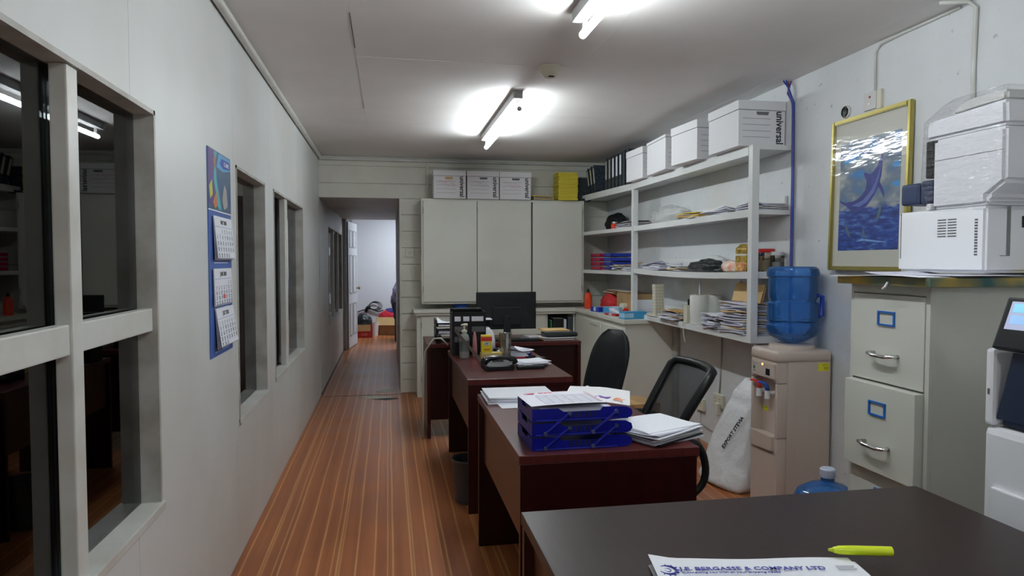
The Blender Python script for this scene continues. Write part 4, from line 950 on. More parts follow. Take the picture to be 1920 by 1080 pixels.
water_bottle('spare blue water bottle standing on the floor beyond the near desk', (1.90, 2.68, 0), False)
# flatten the neck into the collar: bottle neck is hidden inside the dispenser

# ================================================================ WHITE SACK
def sack():
    t = bmesh.new(); nz, ns = 34, 36; rings = []
    rr = random.Random(5); ph = [rr.uniform(0, 6) for _ in range(8)]
    for i in range(nz+1):
        v = i/nz; z = .66*v
        hw = .215*(1-.58*v)*(1-.10*math.exp(-((v-.80)/.05)**2)) ; hd = .125*(1-.45*v)*(1-.18*math.exp(-((v-.80)/.05)**2))
        if v > .82: hw *= 1-.5*((v-.82)/.18)**1.5; hd *= 1-.7*((v-.82)/.18)
        if v < .06: hw *= .86+.14*(v/.06)**.5; hd *= .72+.28*(v/.06)**.5
        ring = []
        for k_ in range(ns):
            a = 2*PI*k_/ns; c_, s_ = math.cos(a), math.sin(a)
            ex = .55
            x = hd*abs(c_)**ex*(1 if c_ > 0 else -1); y = hw*abs(s_)**ex*(1 if s_ > 0 else -1)
            w_ = 1+.03*math.sin(a*3+v*9+ph[0])+.02*math.sin(a*7-v*14+ph[1])+.012*math.sin(a*13+v*23+ph[2])+.014*math.sin(v*40+a*2)*(v < .25)
            ring.append(t.verts.new((x*w_+.17*v, y*w_-.02*v, z)))
        rings.append(ring)
    for A, B in zip(rings, rings[1:]):
        for k_ in range(ns): t.faces.new((A[k_], A[(k_+1) % ns], B[(k_+1) % ns], B[k_]))
    t.faces.new(rings[0][::-1]); t.faces.new(rings[-1]); bmesh.ops.recalc_face_normals(t, faces=t.faces[:])
    mb = MB(); mb.add(t); return mb
sk = thing('woven_sack', 'white poly sack with black lettering slumped between wall and dispenser', 'sack', (2.09, 3.93, 0), rz=rad(14))
sack().build('sack_body', sack_m, sk, smooth=True)
text('EXPORT STEVIA', .034, ink_m, sk, tr(-.040, -.082, .35, 0, 0, 0) @ Euler((0, rad(16), 0)).to_matrix().to_4x4() @ RW @ Euler((0, 0, rad(64))).to_matrix().to_4x4(), bold=.001, ex=.0015)

# ================================================================ FILING CABINET + PRINTER
fc = thing('filing_cabinet', 'grey-green steel four-drawer filing cabinet with blue label frames', 'filing cabinet', (2.08, 2.16, 0))
X0 = 1.755-2.08; Y0, Y1 = 1.965-2.16, 2.355-2.16
k = MB(); k.box(X0+.018, RX-.006-2.08, Y0, Y1, .0, 1.315, bev=.004); k.build('carcass', steelcab_m, fc)
k = MB(); k.box(X0+.004, X0+.0179, Y0, Y0+.018, 0, 1.315); k.box(X0+.004, X0+.0179, Y1-.014, Y1, 0, 1.315); k.box(X0+.004, X0+.0179, Y0+.018, Y1-.014, 1.285, 1.315); k.build('face_frame', steelcab_m, fc)
for i in range(4):
    z1 = 1.280-i*.325; z0 = z1-.318; out = .030 if i == 1 else 0
    dr = MB().box(X0-out, X0+.016-out*.2, Y0+.020, Y1-.016, max(z0, .02), z1, bev=.003).build('drawer', steelcab_m, fc)
    if out: MB().box(X0-out+.016, X0+.017, Y0+.026, Y1-.022, z0+.02, z1-.025).build('drawer_box', seam_m, dr)
    yc = (Y0+Y1)/2; xf = X0-out; zf = z1-.085
    k = MB(); a, b = .036, .020
    k.box(xf-.006, xf, yc-a-.006, yc-a, zf-b-.006, zf+b+.006); k.box(xf-.006, xf, yc+a, yc+a+.006, zf-b-.006, zf+b+.006); k.box(xf-.006, xf, yc-a, yc+a, zf+b, zf+b+.006); k.box(xf-.006, xf, yc-a, yc+a, zf-b-.006, zf-b)
    k.build('label_frame', blue_frame_m, dr)
    zh = z1-.215
    k = MB(); k.tube([(xf, yc-.058, zh), (xf-.026, yc-.062, zh), (xf-.033, yc-.030, zh-.004), (xf-.033, yc+.030, zh-.004), (xf-.026, yc+.062, zh), (xf, yc+.058, zh)], .0075, 10); k.build('pull_handle', chrome_m, dr, smooth=True)
# junk on the cabinet: box flattened under paper
cx = thing('flattened_carton', 'yellow and green printed carton flattened under the white printer', 'carton', (1.985, 2.16, 1.316))
prt = pm('carton_print', (.46, .30, .03), .5, noise=(6, .8, (.02, .10, .10)), detail=2)
MB().box(-.275, .30, -.245, .215, 0, .030, bev=.003).build('body', prt, cx)
MB().tube([(-.278, -.06, .012), (-.284, -.055, -.004), (-.282, -.04, -.012)], .004, 6).build('string', P, cx)
pv = thing('paper_sheet', 'white sheets lying between the carton and the printer', 'papers', (1.90, 2.16, 1.3475))
MB().sheet(.43, .46, lambda u, v: .001+.004*math.sin(v*5)*(1-u), 5, 6, .001).build('sheet', P, pv)
MB().sheet(.30, .40, lambda u, v: .003+.010*max(0, v-.85)*5, 5, 6, .001).build('sheet', P2, pv, loc=(.03, -.055, .003), rot=(0, 0, .12))
mp = thing('multifunction_printer', 'large white office printer wrapped in plastic on the filing cabinet', 'printer', (2.0, 2.0, 1.3585))
mp.location = (1.995, 2.0, 1.3605)
def P3_(y, z): return (y, z)
w_ = RX-.008-1.995
# side silhouette in (Y,Z): camera end at y=-.0, wall end at y=.41; local coordinates
lower = [(0, 0), (.405, 0), (.405, .235), (.0, .235)]
mid = [(.0, .237), (.30, .237), (.30, .245), (.26, .53), (-.068, .53), (-.070, .33), (0.0, .285)]
top = [(-.070, .532), (.262, .532), (.262, .545), (.245, .60), (-.066, .60)]
def sidep(poly, x0, x1, nm, mat, bev=.004):
    # polygon in local (y,z) extruded along x
    m = Matrix(((0, 0, 1, 0), (1, 0, 0, 0), (0, 1, 0, 0), (0, 0, 0, 1)))
    return MB().prism(poly, x0, x1, m=m, bev=bev).build(nm, mat, mp)
lo = sidep([(0, 0), (.405, 0), (.405, .230), (0, .230)], 0, w_, 'lower_cabinet', mfpw, .010)
mi = sidep([(.0, .232), (.238, .232), (.238, .488), (-.068, .488), (-.070, .305), (0.0, .262)], 0.0, w_, 'engine_housing', mfpw, .012)
MB().box(.0, w_, .240, .262, .232, .255, bev=.004).build('rear_ledge', mfpw, mp)
to = sidep([(-.070, .490), (.272, .490), (.272, .545), (.262, .560), (-.066, .575)], 0.0, w_, 'scanner_bed', mfpw, .012)
sidep([(-.04, .576), (.20, .566), (.17, .600), (.12, .615), (-.04, .615)], .03, w_-.04, 'document_feeder', mfpg, .010)
for y0, y1 in ((.240, .300), (.304, .40)): MB().box(.004, .12, y0+.002 if y0 < .3 else y0, y1, .257, .345 if y0 < .3 else .340, bev=.014, seg=3).build('toner_cover', navy_m, mp)
MB().box(-.001, .06, .238, .268, .35, .487, bev=.006).build('side_cover', dgrey_m, mp)
k = MB()
for i in range(7):
    for j in range(2): k.box(-.0012, .0003, .120+j*.046, .158+j*.046, .128+i*.010, .132+i*.010)
for i in range(13): k.box(-.0012, .0003, .030, .042, .06+i*.010, .066+i*.010)
tag(k.build('vent_slots', pm('vent_dark', (.10, .10, .11), .6), lo), kind='stuff')
MB().box(-.0012, .0003, .385, .388, .05, .225).build('panel_joint', seam_m, lo)
k = MB(); k.box(.085, .10, -.0012, .0003, .06, .23); k.box(.06, .10, -.0012, .0003, .058, .060); k.build('panel_joint', pm('joint_grey', (.2, .2, .2), .6), lo)
MB().box(-.0012, .0003, -.060, .235, .4085, .4105).build('panel_joint', pm('joint_grey', (.2, .2, .2), .6), mi)
MB().prism([(.075, .312), (.150, .43), (w_-.02, .43), (w_-.02, .312)], 0, .004, m=Matrix.Translation((0, -.0705, 0)) @ CF).build('output_opening', pm('opening_dark', (.012, .02, .03), .5), mi)
MB().box(.145, .19, -.004, -.0, .155, .195, bev=.002).build('latch', dgrey_m, lo)
MB().box(.12, .16, -.075, -.069, .515, .53, bev=.002).build('front_button', navy_m, to)
# stretched plastic wrap over the upper half
wr_ = sidep([(-.012, .215), (.25, .235), (.288, .33), (.278, .56), (.19, .605), (.14, .620), (-.078, .620), (-.080, .30)], -.006, w_-.002, 'plastic_wrap', wrap_m, .004)

# ================================================================ FLOOR COPIER
cp = thing('floor_copier', 'white floor-standing copier with a tilted touch screen at the right edge', 'copier', (1.60, 1.33, 0))
def ybox(nm, mat, *a, bev=.01, par=None): return MB().box(*a, bev=bev).build(nm, mat, par or cp)
ybox('lower_cabinet', mfpw, .0, .52, -.27, .262, .02, .953, bev=.02)
for z in (.10, .34, .58):
    d_ = ybox('paper_tray', mfpw, -.012, .0, -.245, .225, z, z+.215, bev=.004); ybox('tray_grip', dgrey_m, -.014, -.0115, -.08, .06, z+.175, z+.195, bev=.0005, par=d_)
ybox('output_floor', navy_m, .03, .50, -.25, .235, .956, .975, bev=.006)
MB().prism([(-.235, .976), (.235, .976), (.19, 1.16), (-.19, 1.16)], -.035, -.012, m=RW).build('output_mouth', pm('output_navy', (.012, .022, .05), .4), cp)
ybox('side_pillar', mfpw, .0, .50, .236, .262, .956, 1.165, bev=.010)
ybox('side_pillar', mfpw, .0, .50, -.27, -.245, .956, 1.165, bev=.010)
ybox('usb_port', seam_m, -.0015, .004, .246, .252, 1.04, 1.056, bev=.0005)
ybox('rear_housing', navy_m, .22, .52, -.244, .235, .976, 1.165, bev=.004)
ybox('scanner_bed', mfpw, .10, .52, -.27, .20, 1.167, 1.225, bev=.015)
pnl = MB().box(-.012, .012, -.27, .235, .0, .145, bev=.006, m=tr(.0, 0, 1.165, 0, rad(20), 0)).build('control_panel', black_m, cp)
scn = MB().box(-.0135, -.0125, -.02, .215, .055, .132, m=tr(.0, 0, 1.165, 0, rad(20), 0)).build('touch_screen', pm('screen_lit', (.3, .33, .45), .2, em=((.45, .50, .70), .55)), cp)
cols = [(.25, .6, .8), (.95, .65, .1), (.75, .45, .35), (.45, .45, .5), (.3, .5, .8), (.8, .8, .85), (.4, .7, .4), (.8, .3, .3)]
for i, q in enumerate(cols):
    a = .205-(i % 4)*.055; z = .102-(i//4)*.032
    MB().box(-.0145, -.0135, a-.045, a, z, z+.024, m=tr(.0, 0, 1.165, 0, rad(20), 0)).build('screen_icon', pm('icon%d' % i, q, .3, em=(q, .5)), scn)
text('co', .016, mfpg, pnl, tr(-.0, 0, 1.165, 0, rad(28), 0) @ tr(-.0125, .14, .028) @ RW)

# ================================================================ PICTURE
pc = thing('framed_picture', 'gold-framed leaping marlin picture wrapped in clear plastic, on the right wall', 'picture', (RX-.024, 3.095, 1.352), rot=(0, rad(1.0), 0))
W2, H2 = .288, .800
PMx = Matrix.Translation((0, 0, 0)) @ RW       # local x -> -Y (to the viewer's right), y -> Z
def pic(poly, z0, z1, nm, mat, par=pc, bev=0): return MB().prism(poly, z0, z1, m=PMx, bev=bev).build(nm, mat, par)
def rect(a, b, c_, d_): return [(a, c_), (b, c_), (b, d_), (a, d_)]
pic(rect(-W2+.004, W2-.004, .004, H2-.004), -.008, 0, 'backing', board_m)
for r_ in (rect(-W2, -W2+.024, 0, H2), rect(W2-.024, W2, 0, H2), rect(-W2+.024, W2-.024, 0, .022), rect(-W2+.024, W2-.024, H2-.022, H2)): pic(r_, -.008, .016, 'frame_rail', gold_m, bev=.004)
pic(rect(-W2+.024, W2-.024, .022, H2-.022), .0002, .0012, 'mat_board', matboard)
ax0, ax1, ay0, ay1 = -.220, .222, .105, .675
# printed image
def art_mat():
    m = bpy.data.materials.new('seascape_print'); m.use_nodes = True; nt = m.node_tree; b = nt.nodes['Principled BSDF']; L = nt.links.new
    tc = nt.nodes.new('ShaderNodeTexCoord'); sx = nt.nodes.new('ShaderNodeSeparateXYZ'); L(tc.outputs['Object'], sx.inputs[0])
    mp_ = nt.nodes.new('ShaderNodeMapping'); mp_.inputs['Scale'].default_value = (1, 5, 8); L(tc.outputs['Object'], mp_.inputs[0])
    n = nt.nodes.new('ShaderNodeTexNoise'); n.inputs['Scale'].default_value = 1.3; n.inputs['Detail'].default_value = 5; L(mp_.outputs[0], n.inputs['Vector'])
    r = nt.nodes.new('ShaderNodeValToRGB'); e = r.color_ramp.elements; e[0].position = .36; e[0].color = (.03, .22, .55, 1); e[1].position = .62; e[1].color = (.42, .45, .45, 1)
    q = e.new(.45); q.color = (.12, .20, .33, 1); q = e.new(.52); q.color = (.20, .26, .33, 1); L(n.outputs['Fac'], r.inputs[0])
    mp2 = nt.nodes.new('ShaderNodeMapping'); mp2.inputs['Scale'].default_value = (1, 6, 22); L(tc.outputs['Object'], mp2.inputs[0])
    n2 = nt.nodes.new('ShaderNodeTexNoise'); n2.inputs['Scale'].default_value = 2.2; n2.inputs['Detail'].default_value = 6; L(mp2.outputs[0], n2.inputs['Vector'])
    r2 = nt.nodes.new('ShaderNodeValToRGB'); e = r2.color_ramp.elements; e[0].position = .35; e[0].color = (.006, .022, .16, 1); e[1].position = .70; e[1].color = (.12, .28, .60, 1)
    q = e.new(.52); q.color = (.012, .06, .36, 1); L(n2.outputs['Fac'], r2.inputs[0])
    # horizon with a wavy edge
    a = nt.nodes.new('ShaderNodeMath'); a.operation = 'MULTIPLY_ADD'; L(n2.outputs['Fac'], a.inputs[0]); a.inputs[1].default_value = .08; L(sx.outputs[2], a.inputs[2])
    mr = nt.nodes.new('ShaderNodeMapRange'); mr.inputs[1].default_value = .355; mr.inputs[2].default_value = .375; L(a.outputs[0], mr.inputs[0])
    mx = nt.nodes.new('ShaderNodeMix'); mx.data_type = 'RGBA'; L(mr.outputs[0], mx.inputs[0]); L(r2.outputs[0], mx.inputs[6]); L(r.outputs[0], mx.inputs[7]); L(mx.outputs[2], b.inputs['Base Color'])
    b.inputs['Roughness'].default_value = .5
    return m
art = pic(rect(ax0, ax1, ay0, ay1), .0013, .0020, 'print', art_mat())
def U(x, y): return (x, y)
marlin = [(-.205, .360), (-.165, .340), (-.125, .314), (-.085, .302), (-.040, .312), (.002, .334), (.044, .374), (.074, .416), (.092, .466), (.098, .515), (.100, .560), (.101, .612), (.085, .560), (.064, .525), (.040, .500), (.020, .488), (.002, .490), (-.018, .498), (-.038, .500), (-.026, .478), (-.012, .456), (-.010, .432), (-.022, .408), (-.046, .386), (-.076, .370), (-.110, .360), (-.155, .360)]
pic(marlin, .0021, .0028, 'fish_print', pm('marlin_blue', (.035, .055, .33), .5, noise=(12, .5, (.02, .03, .20))), par=art)
pic([(-.12, .338), (-.06, .328), (.0, .350), (.05, .398), (.074, .455), (.090, .52), (.076, .490), (.052, .44), (.02, .40), (-.03, .362), (-.08, .347)], .0029, .0033, 'belly_print', pm('marlin_light', (.12, .18, .50), .5), par=art)
pic([(.066, .43), (.090, .400), (.118, .362), (.120, .375), (.104, .410), (.080, .446)], .0029, .0034, 'fin_print', pm('marlin_blue', (.035, .055, .33), .5), par=art)
pic([(-.205, .360), (-.215, .376), (-.200, .366), (-.150, .357)], .0029, .0034, 'tail_print', pm('marlin_blue', (.035, .055, .33), .5), par=art)
gfish = pm('small_fish_print', (.10, .17, .20), .5)
def small(cx_, cy_, a, s, nm='small_fish_print'):
    pts = [(-.055, .0), (-.070, .018), (-.062, 0), (-.070, -.018), (-.055, 0), (-.02, -.012), (.02, -.012), (.055, 0), (.02, .012), (-.02, .012)]
    pts = [(-.055, .002), (-.070, .018), (-.062, 0), (-.070, -.018), (-.055, -.002), (-.02, -.012), (.02, -.012), (.055, 0), (.02, .012), (-.02, .012)]
    c_, s_ = math.cos(a), math.sin(a)
    pic([(cx_+s*(x*c_-y*s_), cy_+s*(x*s_+y*c_)) for x, y in pts], .0021, .0028, nm, gfish, par=art)
small(.085, .285, rad(-110), .85); small(-.145, .205, rad(-60), .8); small(-.02, .19, rad(100), .6)
foam = pm('foam_print', (.20, .42, .75), .5)
pic([(-.08, .150), (-.03, .165), (.02, .158), (.09, .150), (.15, .143), (.09, .142), (.03, .148), (-.03, .152)], .0021, .0026, 'foam_print', foam, par=art)
for pts in ([(-.205, .57), (-.15, .60), (-.08, .61), (-.05, .59), (-.10, .575), (-.16, .555)], [(.165, .52), (.215, .53), (.218, .50), (.18, .50)], [(.165, .43), (.215, .435), (.218, .405), (.18, .410)]):
    pic(pts, .0021, .0025, 'sky_patch_print', pm('sky_blue_print', (.05, .32, .72), .5), par=art)
MB().sheet(W2*2-.03, H2-.03, lambda u, v: 0, 24, 30, .0004, m=Matrix.Translation((0, 0, H2/2)) @ RW @ Matrix.Translation((0, 0, .0165))).build('plastic_wrap', picwrap_m, pc)

# ================================================================ CALENDAR
cl = thing('wall_calendar', 'blue three-month wall calendar hanging on the left wall', 'calendar', (LX+.004, 3.065, 1.01))
def LB(nm, mat, a, b, z0, z1, x0, x1, par=cl): return MB().box(x0, x1, a, b, z0, z1).build(nm, mat, par)
cal_blue = pm('calendar_blue', (.06, .13, .42), .45)
LB('backing_card', cal_blue, -.195, .195, 0, .845, -.003, 0)
ph_ = LB('cover_photo', pm('photo_print', (.10, .16, .20), .35, noise=(9, .5, (.03, .10, .30))), -.195, .195, .60, .845, 0, .001)
def lpic(poly, mat, nm, z=.0016, par=None): return MB().prism(poly, z-.0005, z, m=LW).build(nm, mat, par or ph_)
lpic([(-.19, .62), (-.12, .62), (-.02, .62), (-.09, .72), (-.11, .84), (-.19, .84)], pm('violet_print', (.12, .07, .25), .5), 'photo_area')
lpic([(-.04, .605), (.02, .605), (-.06, .72), (-.08, .80), (-.05, .84), (-.10, .84), (-.11, .72)], pm('teal_print', (.08, .42, .45), .5), 'photo_area', z=.002)
lpic([(-.06, .78), (-.02, .84), (.19, .84), (.19, .79), (.05, .77)], pm('sky_print', (.10, .35, .60), .5), 'photo_area')
lpic([(.0, .80), (.03, .825), (.18, .825), (.18, .795), (.06, .785)], pm('logo_blue', (.02, .06, .40), .5), 'photo_area', z=.0022)
text('C. LINES', .024, P, ph_, tr(.0027, .11, .806) @ LW, bold=.0006)
lpic([(.03, .65), (.07, .72), (.11, .70), (.13, .63), (.06, .61)], pm('ship_print', (.38, .36, .34), .5), 'photo_area', z=.002)
lpic([(-.185, .69), (-.14, .72), (-.13, .66), (-.17, .64)], pm('vest_print', (.55, .62, .05), .5), 'photo_area', z=.0022)
lpic([(-.13, .63), (-.07, .68), (-.05, .62), (-.10, .605)], pm('orange_print2', (.60, .22, .10), .5), 'photo_area', z=.0024)
lpic([(-.12, .80), (-.09, .83), (-.07, .80), (-.09, .76)], pm('face_print', (.30, .16, .10), .5), 'photo_area', z=.0022)
LB('white_rule', P, -.195, .195, .595, .600, 0, .001)
cals = [('MAY 2018', '       1  2  3  4  5\n 6  7  8  9 10 11 12\n13 14 15 16 17 18 19\n20 21 22 23 24 25 26\n27 28 29 30 31', .395, .18, .0),
        ('JUNE 2018', '                1  2\n 3  4  5  6  7  8  9\n10 11 12 13 14 15 16\n17 18 19 20 21 22 23\n24 25 26 27 28 29 30', .205, .155, .0),
        ('JULY 2018', ' 1  2  3  4  5  6  7\n 8  9 10 11 12 13 14\n15 16 17 18 19 20 21\n22 23 24 25 26 27 28\n29 30 31', .030, .165, .0)]
for i, (mn, body, z0, hh, _) in enumerate(cals):
    tilt = rad((5, 2, 8)[i]); base = z0+hh
    pmx = Matrix.Translation((.004, (.012, -.0, .022)[i], base)) @ Matrix.Rotation(-tilt, 4, 'Y')
    for q in range(3):
        MB().box(.0+q*.0012, .0009+q*.0012, -.155, .155, -hh+.004*q, 0, m=pmx @ Matrix.Rotation(-tilt*.3*(q-2), 4, 'Y')).build('month_sheet', P2 if q < 2 else P, cl)
    pp = [c_ for c_ in cl.children][-1]
    text(mn, .024, ink_m, pp, pmx @ tr(.0036, 0, -.024) @ LW, bold=.0006)
    lines = body.split('\n'); n = len(lines); step = (hh-.055)/5
    for r_, ln in enumerate(lines):
        cells = [ln[q*3:q*3+2].strip() for q in range(7)]
    s_all = []
    # one lettering mesh for the dates, laid out in a grid
    bmx = bmesh.new()
    for r_, ln in enumerate(lines):
        for q in range(7):
            d = ln[q*3:q*3+2].strip() if q*3 < len(ln) else ''
            if not d: continue
            o = text(d, .022, ink_m if q else red_ink, pp, pmx @ tr(.0036, -.128+q*.043, -.062-r_*step) @ LW, bold=.0005)
            o.data.materials.clear(); bmx.from_mesh(o.data); dm = o.data; bpy.data.objects.remove(o); bpy.data.meshes.remove(dm)
    me = bpy.data.meshes.new('dates'); bmx.to_mesh(me); bmx.free(); me.materials.append(grey_ink); od = bpy.data.objects.new('dates', me); C.objects.link(od); od.parent = pp; tag(od, kind='stuff')
    k = MB(); k.box(.0034, .0038, -.15, .15, -.044, -.042, m=pmx)
    for r_ in range(5): k.box(.0034, .0037, -.15, .15, -.074-r_*step, -.0732-r_*step, m=pmx)
    k.build('rules', pm('rule_blue', (.35, .42, .72), .7), pp)
    if i == 1: MB().box(.0036, .0044, -.02, .02, -hh+.03, -hh+.045, m=pmx).build('red_marker', red_ink, pp)
for z in (.385, .196, .018):
    MB().box(.0, .0008, -.12, .12, z-.003, z+.001).build('strip_print', pm('strip_lt', (.55, .62, .75), .6), cl)

# ================================================================ RIGHT WALL FITTINGS
ccm = pm('cable_blue', (.02, .07, .36), .4); crm = pm('cable_red', (.35, .03, .06), .4)
for j, (mm, off, nm) in enumerate(((ccm, 0, 'blue'), (ccm, -.008, 'second blue'), (crm, .007, 'dark red'), (pm('cable_violet', (.12, .06, .28), .4), .004, 'violet'))):
    xx = RX-.010-.006*(j % 2)
    pts = [(xx-.05+.02*j, 3.80+off, CZ-.003), (xx-.02, 3.79+off, CZ-.05-.01*j), (xx, 3.765+off+.012*math.sin(j), CZ-.14), (xx, 3.765+off, 2.2), (xx, 3.765+off-.004, 1.9), (xx, 3.762+off, 1.6), (xx, 3.765+off, 1.2), (xx, 3.765+off, .9)]
    tag(MB().tube(pts, .0050, 6).build('data_cable', mm, smooth=True), nm+' data cable dropping down the wall beside the shelving', 'cable', 'data cables beside the shelving')
def conduit(label, pts, r=.008, mat=trim_m):
    return tag(MB().tube(pts, r, 8).build('surface_cable', mat, smooth=True), label, 'cable')
conduit('white surface cable dropping to the switch plates above the picture', [(RX-.008, 3.07, 2.252), (RX-.008, 3.075, 2.44), (RX-.008, 3.04, 2.472), (RX-.008, 2.9, 2.478), (RX-.008, 2.56, 2.480)], .006)
conduit('thick white surface cable dropping behind the wrapped printer', [(RX-.009, 2.48, 1.985), (RX-.009, 2.485, 2.2), (RX-.009, 2.478, 2.45), (RX-.03, 2.50, 2.480), (RX-.13, 2.54, 2.482)], .009)
conduit('thin cable running along the top of the right wall', [(RX-.006, 2.44, 2.478), (RX-.006, 2.2, 2.474), (RX-.006, 1.6, 2.478)], .004)
conduit('thin cable dropping from the bottom shelf to the wall socket', [(RX-.006, 4.633, .90), (RX-.006, 4.64, .70), (RX-.006, 4.66, .425)], .005, jamb_m)
conduit('thin cable down the wall below the left socket', [(RX-.006, 4.965, .24), (RX-.006, 4.97, .13), (RX-.006, 4.66, .11)], .004, jamb_m)
sp = thing('switch_plate', 'white switch plate with a red indicator above the picture', 'switch', (RX-.001, 3.105, 2.165))
MB().box(-.010, 0, -.045, .045, 0, .088, bev=.003).build('plate', mfpg, sp); MB().cyl((-.010, .0, .064), (-.0125, .0, .064), .006, seg=12).build('indicator', pm('dull_red', (.35, .02, .02), .4), sp); MB().box(-.013, -.010, -.008, .012, .022, .036, bev=.002).build('rocker', mfpw, sp)
t = thing('junction_box', 'beige junction box at the end of the surface cable', 'junction box', (RX-.001, 3.033, 2.155)); MB().box(-.016, 0, -.016, .016, 0, .096, bev=.002).build('body', cream_m, t)
rf = thing('round_vent', 'small round black and white wall fitting left of the picture top', 'wall fitting', (RX-.001, 3.295, 2.195), rot=(0, -PI/2, 0))
MB().lathe([(.034, 0), (.034, .006), (.030, .009), (.026, .009), (.024, .004)], seg=28).build('ring', mfpg, rf, smooth='auto'); MB().lathe([(.022, .004), (.020, .012), (.010, .014)], seg=24).build('core', black_m, rf, smooth='auto')
k = MB(); k.tube([(.027*math.cos(a*.25), .027*math.sin(a*.25), .010) for a in range(-2, 15)], .003, 6); k.build('dark_arc', black_m, rf)
def socket(label, y, z, plug=False):
    t = thing('wall_socket', label, 'socket', (RX-.001, y, z), group='wall sockets low on the right wall')
    MB().box(-.022, 0, -.075, .075, -.048, .048, bev=.004).build('plate', cream_m, t)
    k = MB()
    for s in (-1, 1):
        for a, b in ((-.012, .008), (.006, .008), (-.003, -.012)): k.box(-.0232, -.0218, s*.035+a, s*.035+a+.005, b, b+.010)
    k.build('pin_holes', black_m, t)
    if plug: MB().box(-.050, -.023, -.055, -.015, -.045-.06, -.010, bev=.006).build('plug', cream_m, t)
socket('cream double wall socket near the mesh chair back', 4.965, .285); socket('cream double wall socket with a plug beside the white sack', 4.66, .372, True)
k = MB(); k.tube([(RX-.012, 5.0, .006), (2.30, 4.7, .006), (2.15, 4.5, .006), (2.02, 4.42, .006)], .005, 6); tag(k.build('power_cord', dgrey_m, smooth=True), 'dark power cord lying on the floor behind the mesh chair', 'cord')
sw = thing('switch_plate', 'small cream switch on the boards left of the wall cabinet', 'switch', (.225, BY-.003, 1.49)); MB().box(-.045, .045, -.010, 0, -.045, .045, bev=.003).build('plate', plank_m, sw); MB().box(-.012, .012, -.014, -.010, -.02, .02, bev=.002).build('rocker', cream_m, sw)
# box under the far desk edge (cardboard seen through mesh chair)
cb2 = thing('cardboard_box', 'brown cardboard box on the floor seen through the mesh chair', 'box', (1.66, 4.55, 0), .15); k = MB(); k.box(-.17, .17, -.14, .14, 0, .42, bev=.003); k.build('body', board_m, cb2); MB().box(-.03, .03, -.1405, .1405, .05, .4205).build('tape', mantan_m, cb2)

# torn vinyl near the hall
tn = MB(); tn.prism([(-.29, 7.17), (-.13, 7.20), (-.02, 7.13), (.05, 7.08), (-.10, 7.03), (-.22, 7.05)], 0, .0018); struct(tn.build('trim_9', pm('bare_floor', (.60, .59, .50), .8)))
tn = MB(); tn.prism([(-.17, 7.02), (-.02, 7.06), (.06, 7.05), (.09, 7.00), (-.03, 6.96)], 0, .0022); struct(tn.build('trim_10', pm('dark_underlay', (.07, .07, .065), .8)))
tn = MB(); tn.prism([(-.14, 7.42), (-.05, 7.56), (.06, 7.60), (.05, 7.40), (-.05, 7.36)], 0, .0018); struct(tn.build('trim_11', pm('bare_floor', (.60, .59, .50), .8)))

# ================================================================ FAR ROOM
dl = thing('panel_door', 'open white panelled door leaf at the end of the hall', 'door', (-.640, 11.10, 0), rz=rad(83))
k = MB(); k.box(0, .80, -.02, .02, .01, 2.03, bev=.002); k.build('leaf', farwall_m, dl)
for z0, z1 in ((.20, .72), (.88, 1.50), (1.62, 1.90)):
    for a, b in ((.10, .36), (.44, .70)):
        k = MB()
        k.box(a, b, -.026, -.020, z0, z0+.015); k.box(a, b, -.026, -.020, z1-.015, z1); k.box(a, a+.015, -.026, -.020, z0, z1); k.box(b-.015, b, -.026, -.020, z0, z1)
        k.build('moulding', jamb_m, dl)
MB().lathe([(.012, 0), (.010, .02), (.026, .035), (.026, .05), (.014, .062)], m=tr(.74, -.02, .95, PI/2, 0, 0)).build('door_knob', pm('brass', (.35, .25, .10), .3, metal=1), dl, smooth='auto')
struct(MB().box(-.70, -.655, 13.70, 13.748, 0, 2.5).build('trim_12', farwall_m))
rc = thing('cardboard_box', 'red cardboard carton on the floor of the far room', 'box', (-.46, 12.88, 0), .0)
k = MB(); a = .16; k.box(-a, a, -.13, .13, 0, .008); k.box(-a, -a+.006, -.13, .13, 0, .24); k.box(a-.006, a, -.13, .13, 0, .24); k.box(-a, a, -.13, -.124, 0, .24); k.box(-a, a, .124, .13, 0, .24); k.build('body', pm('red_card', (.50, .03, .02), .6), rc)
MB().box(-.10, .13, -.136, -.131, .12, .24).build('front_flap', manila_m, rc); text('SURE', .05, pm('pale_red', (.7, .35, .3), .6), rc, tr(.02, -.1315, .06) @ CF)
crumple('rubbish_bag', 'black knotted bag sitting in the red carton', 'bag', (-.46, 12.88, .16), .32, .26, .26, vbag_m, 71, amp=.18)
wcx = thing('plastic_bin', 'white bin behind the red carton', 'bin', (-.27, 13.1, 0)); MB().lathe([(.07, 0), (.09, .26), (.085, .26), (.066, .01)]).build('body', mfpw, wcx, smooth='auto')
k = MB(); rr = random.Random(9)
for i in range(4):
    r_ = .09+.012*i; k.tube([(-.28+r_*math.cos(a*PI/10)+.01*i, 13.72-.01*i, .52+r_*.72*math.sin(a*PI/10)+rr.uniform(-.003, .003)) for a in range(20)], .005, 6, closed=True)
k.tube([(-.62, 13.72, .40), (-.50, 13.71, .44), (-.38, 13.71, .47), (-.20, 13.70, .41), (-.10, 13.72, .43)], .010, 6)
k.tube([(-.44, 13.70, .40), (-.42, 13.69, .48), (-.36, 13.70, .53)], .028, 8)
tag(k.build('cable_coil', black_m, smooth=True), 'black cable coil hooked on the far white wall', 'cable')
cb3 = thing('cardboard_box', 'open cardboard box full of red and blue cloth in the far room', 'box', (.05, 13.32, 0), rad(-10))
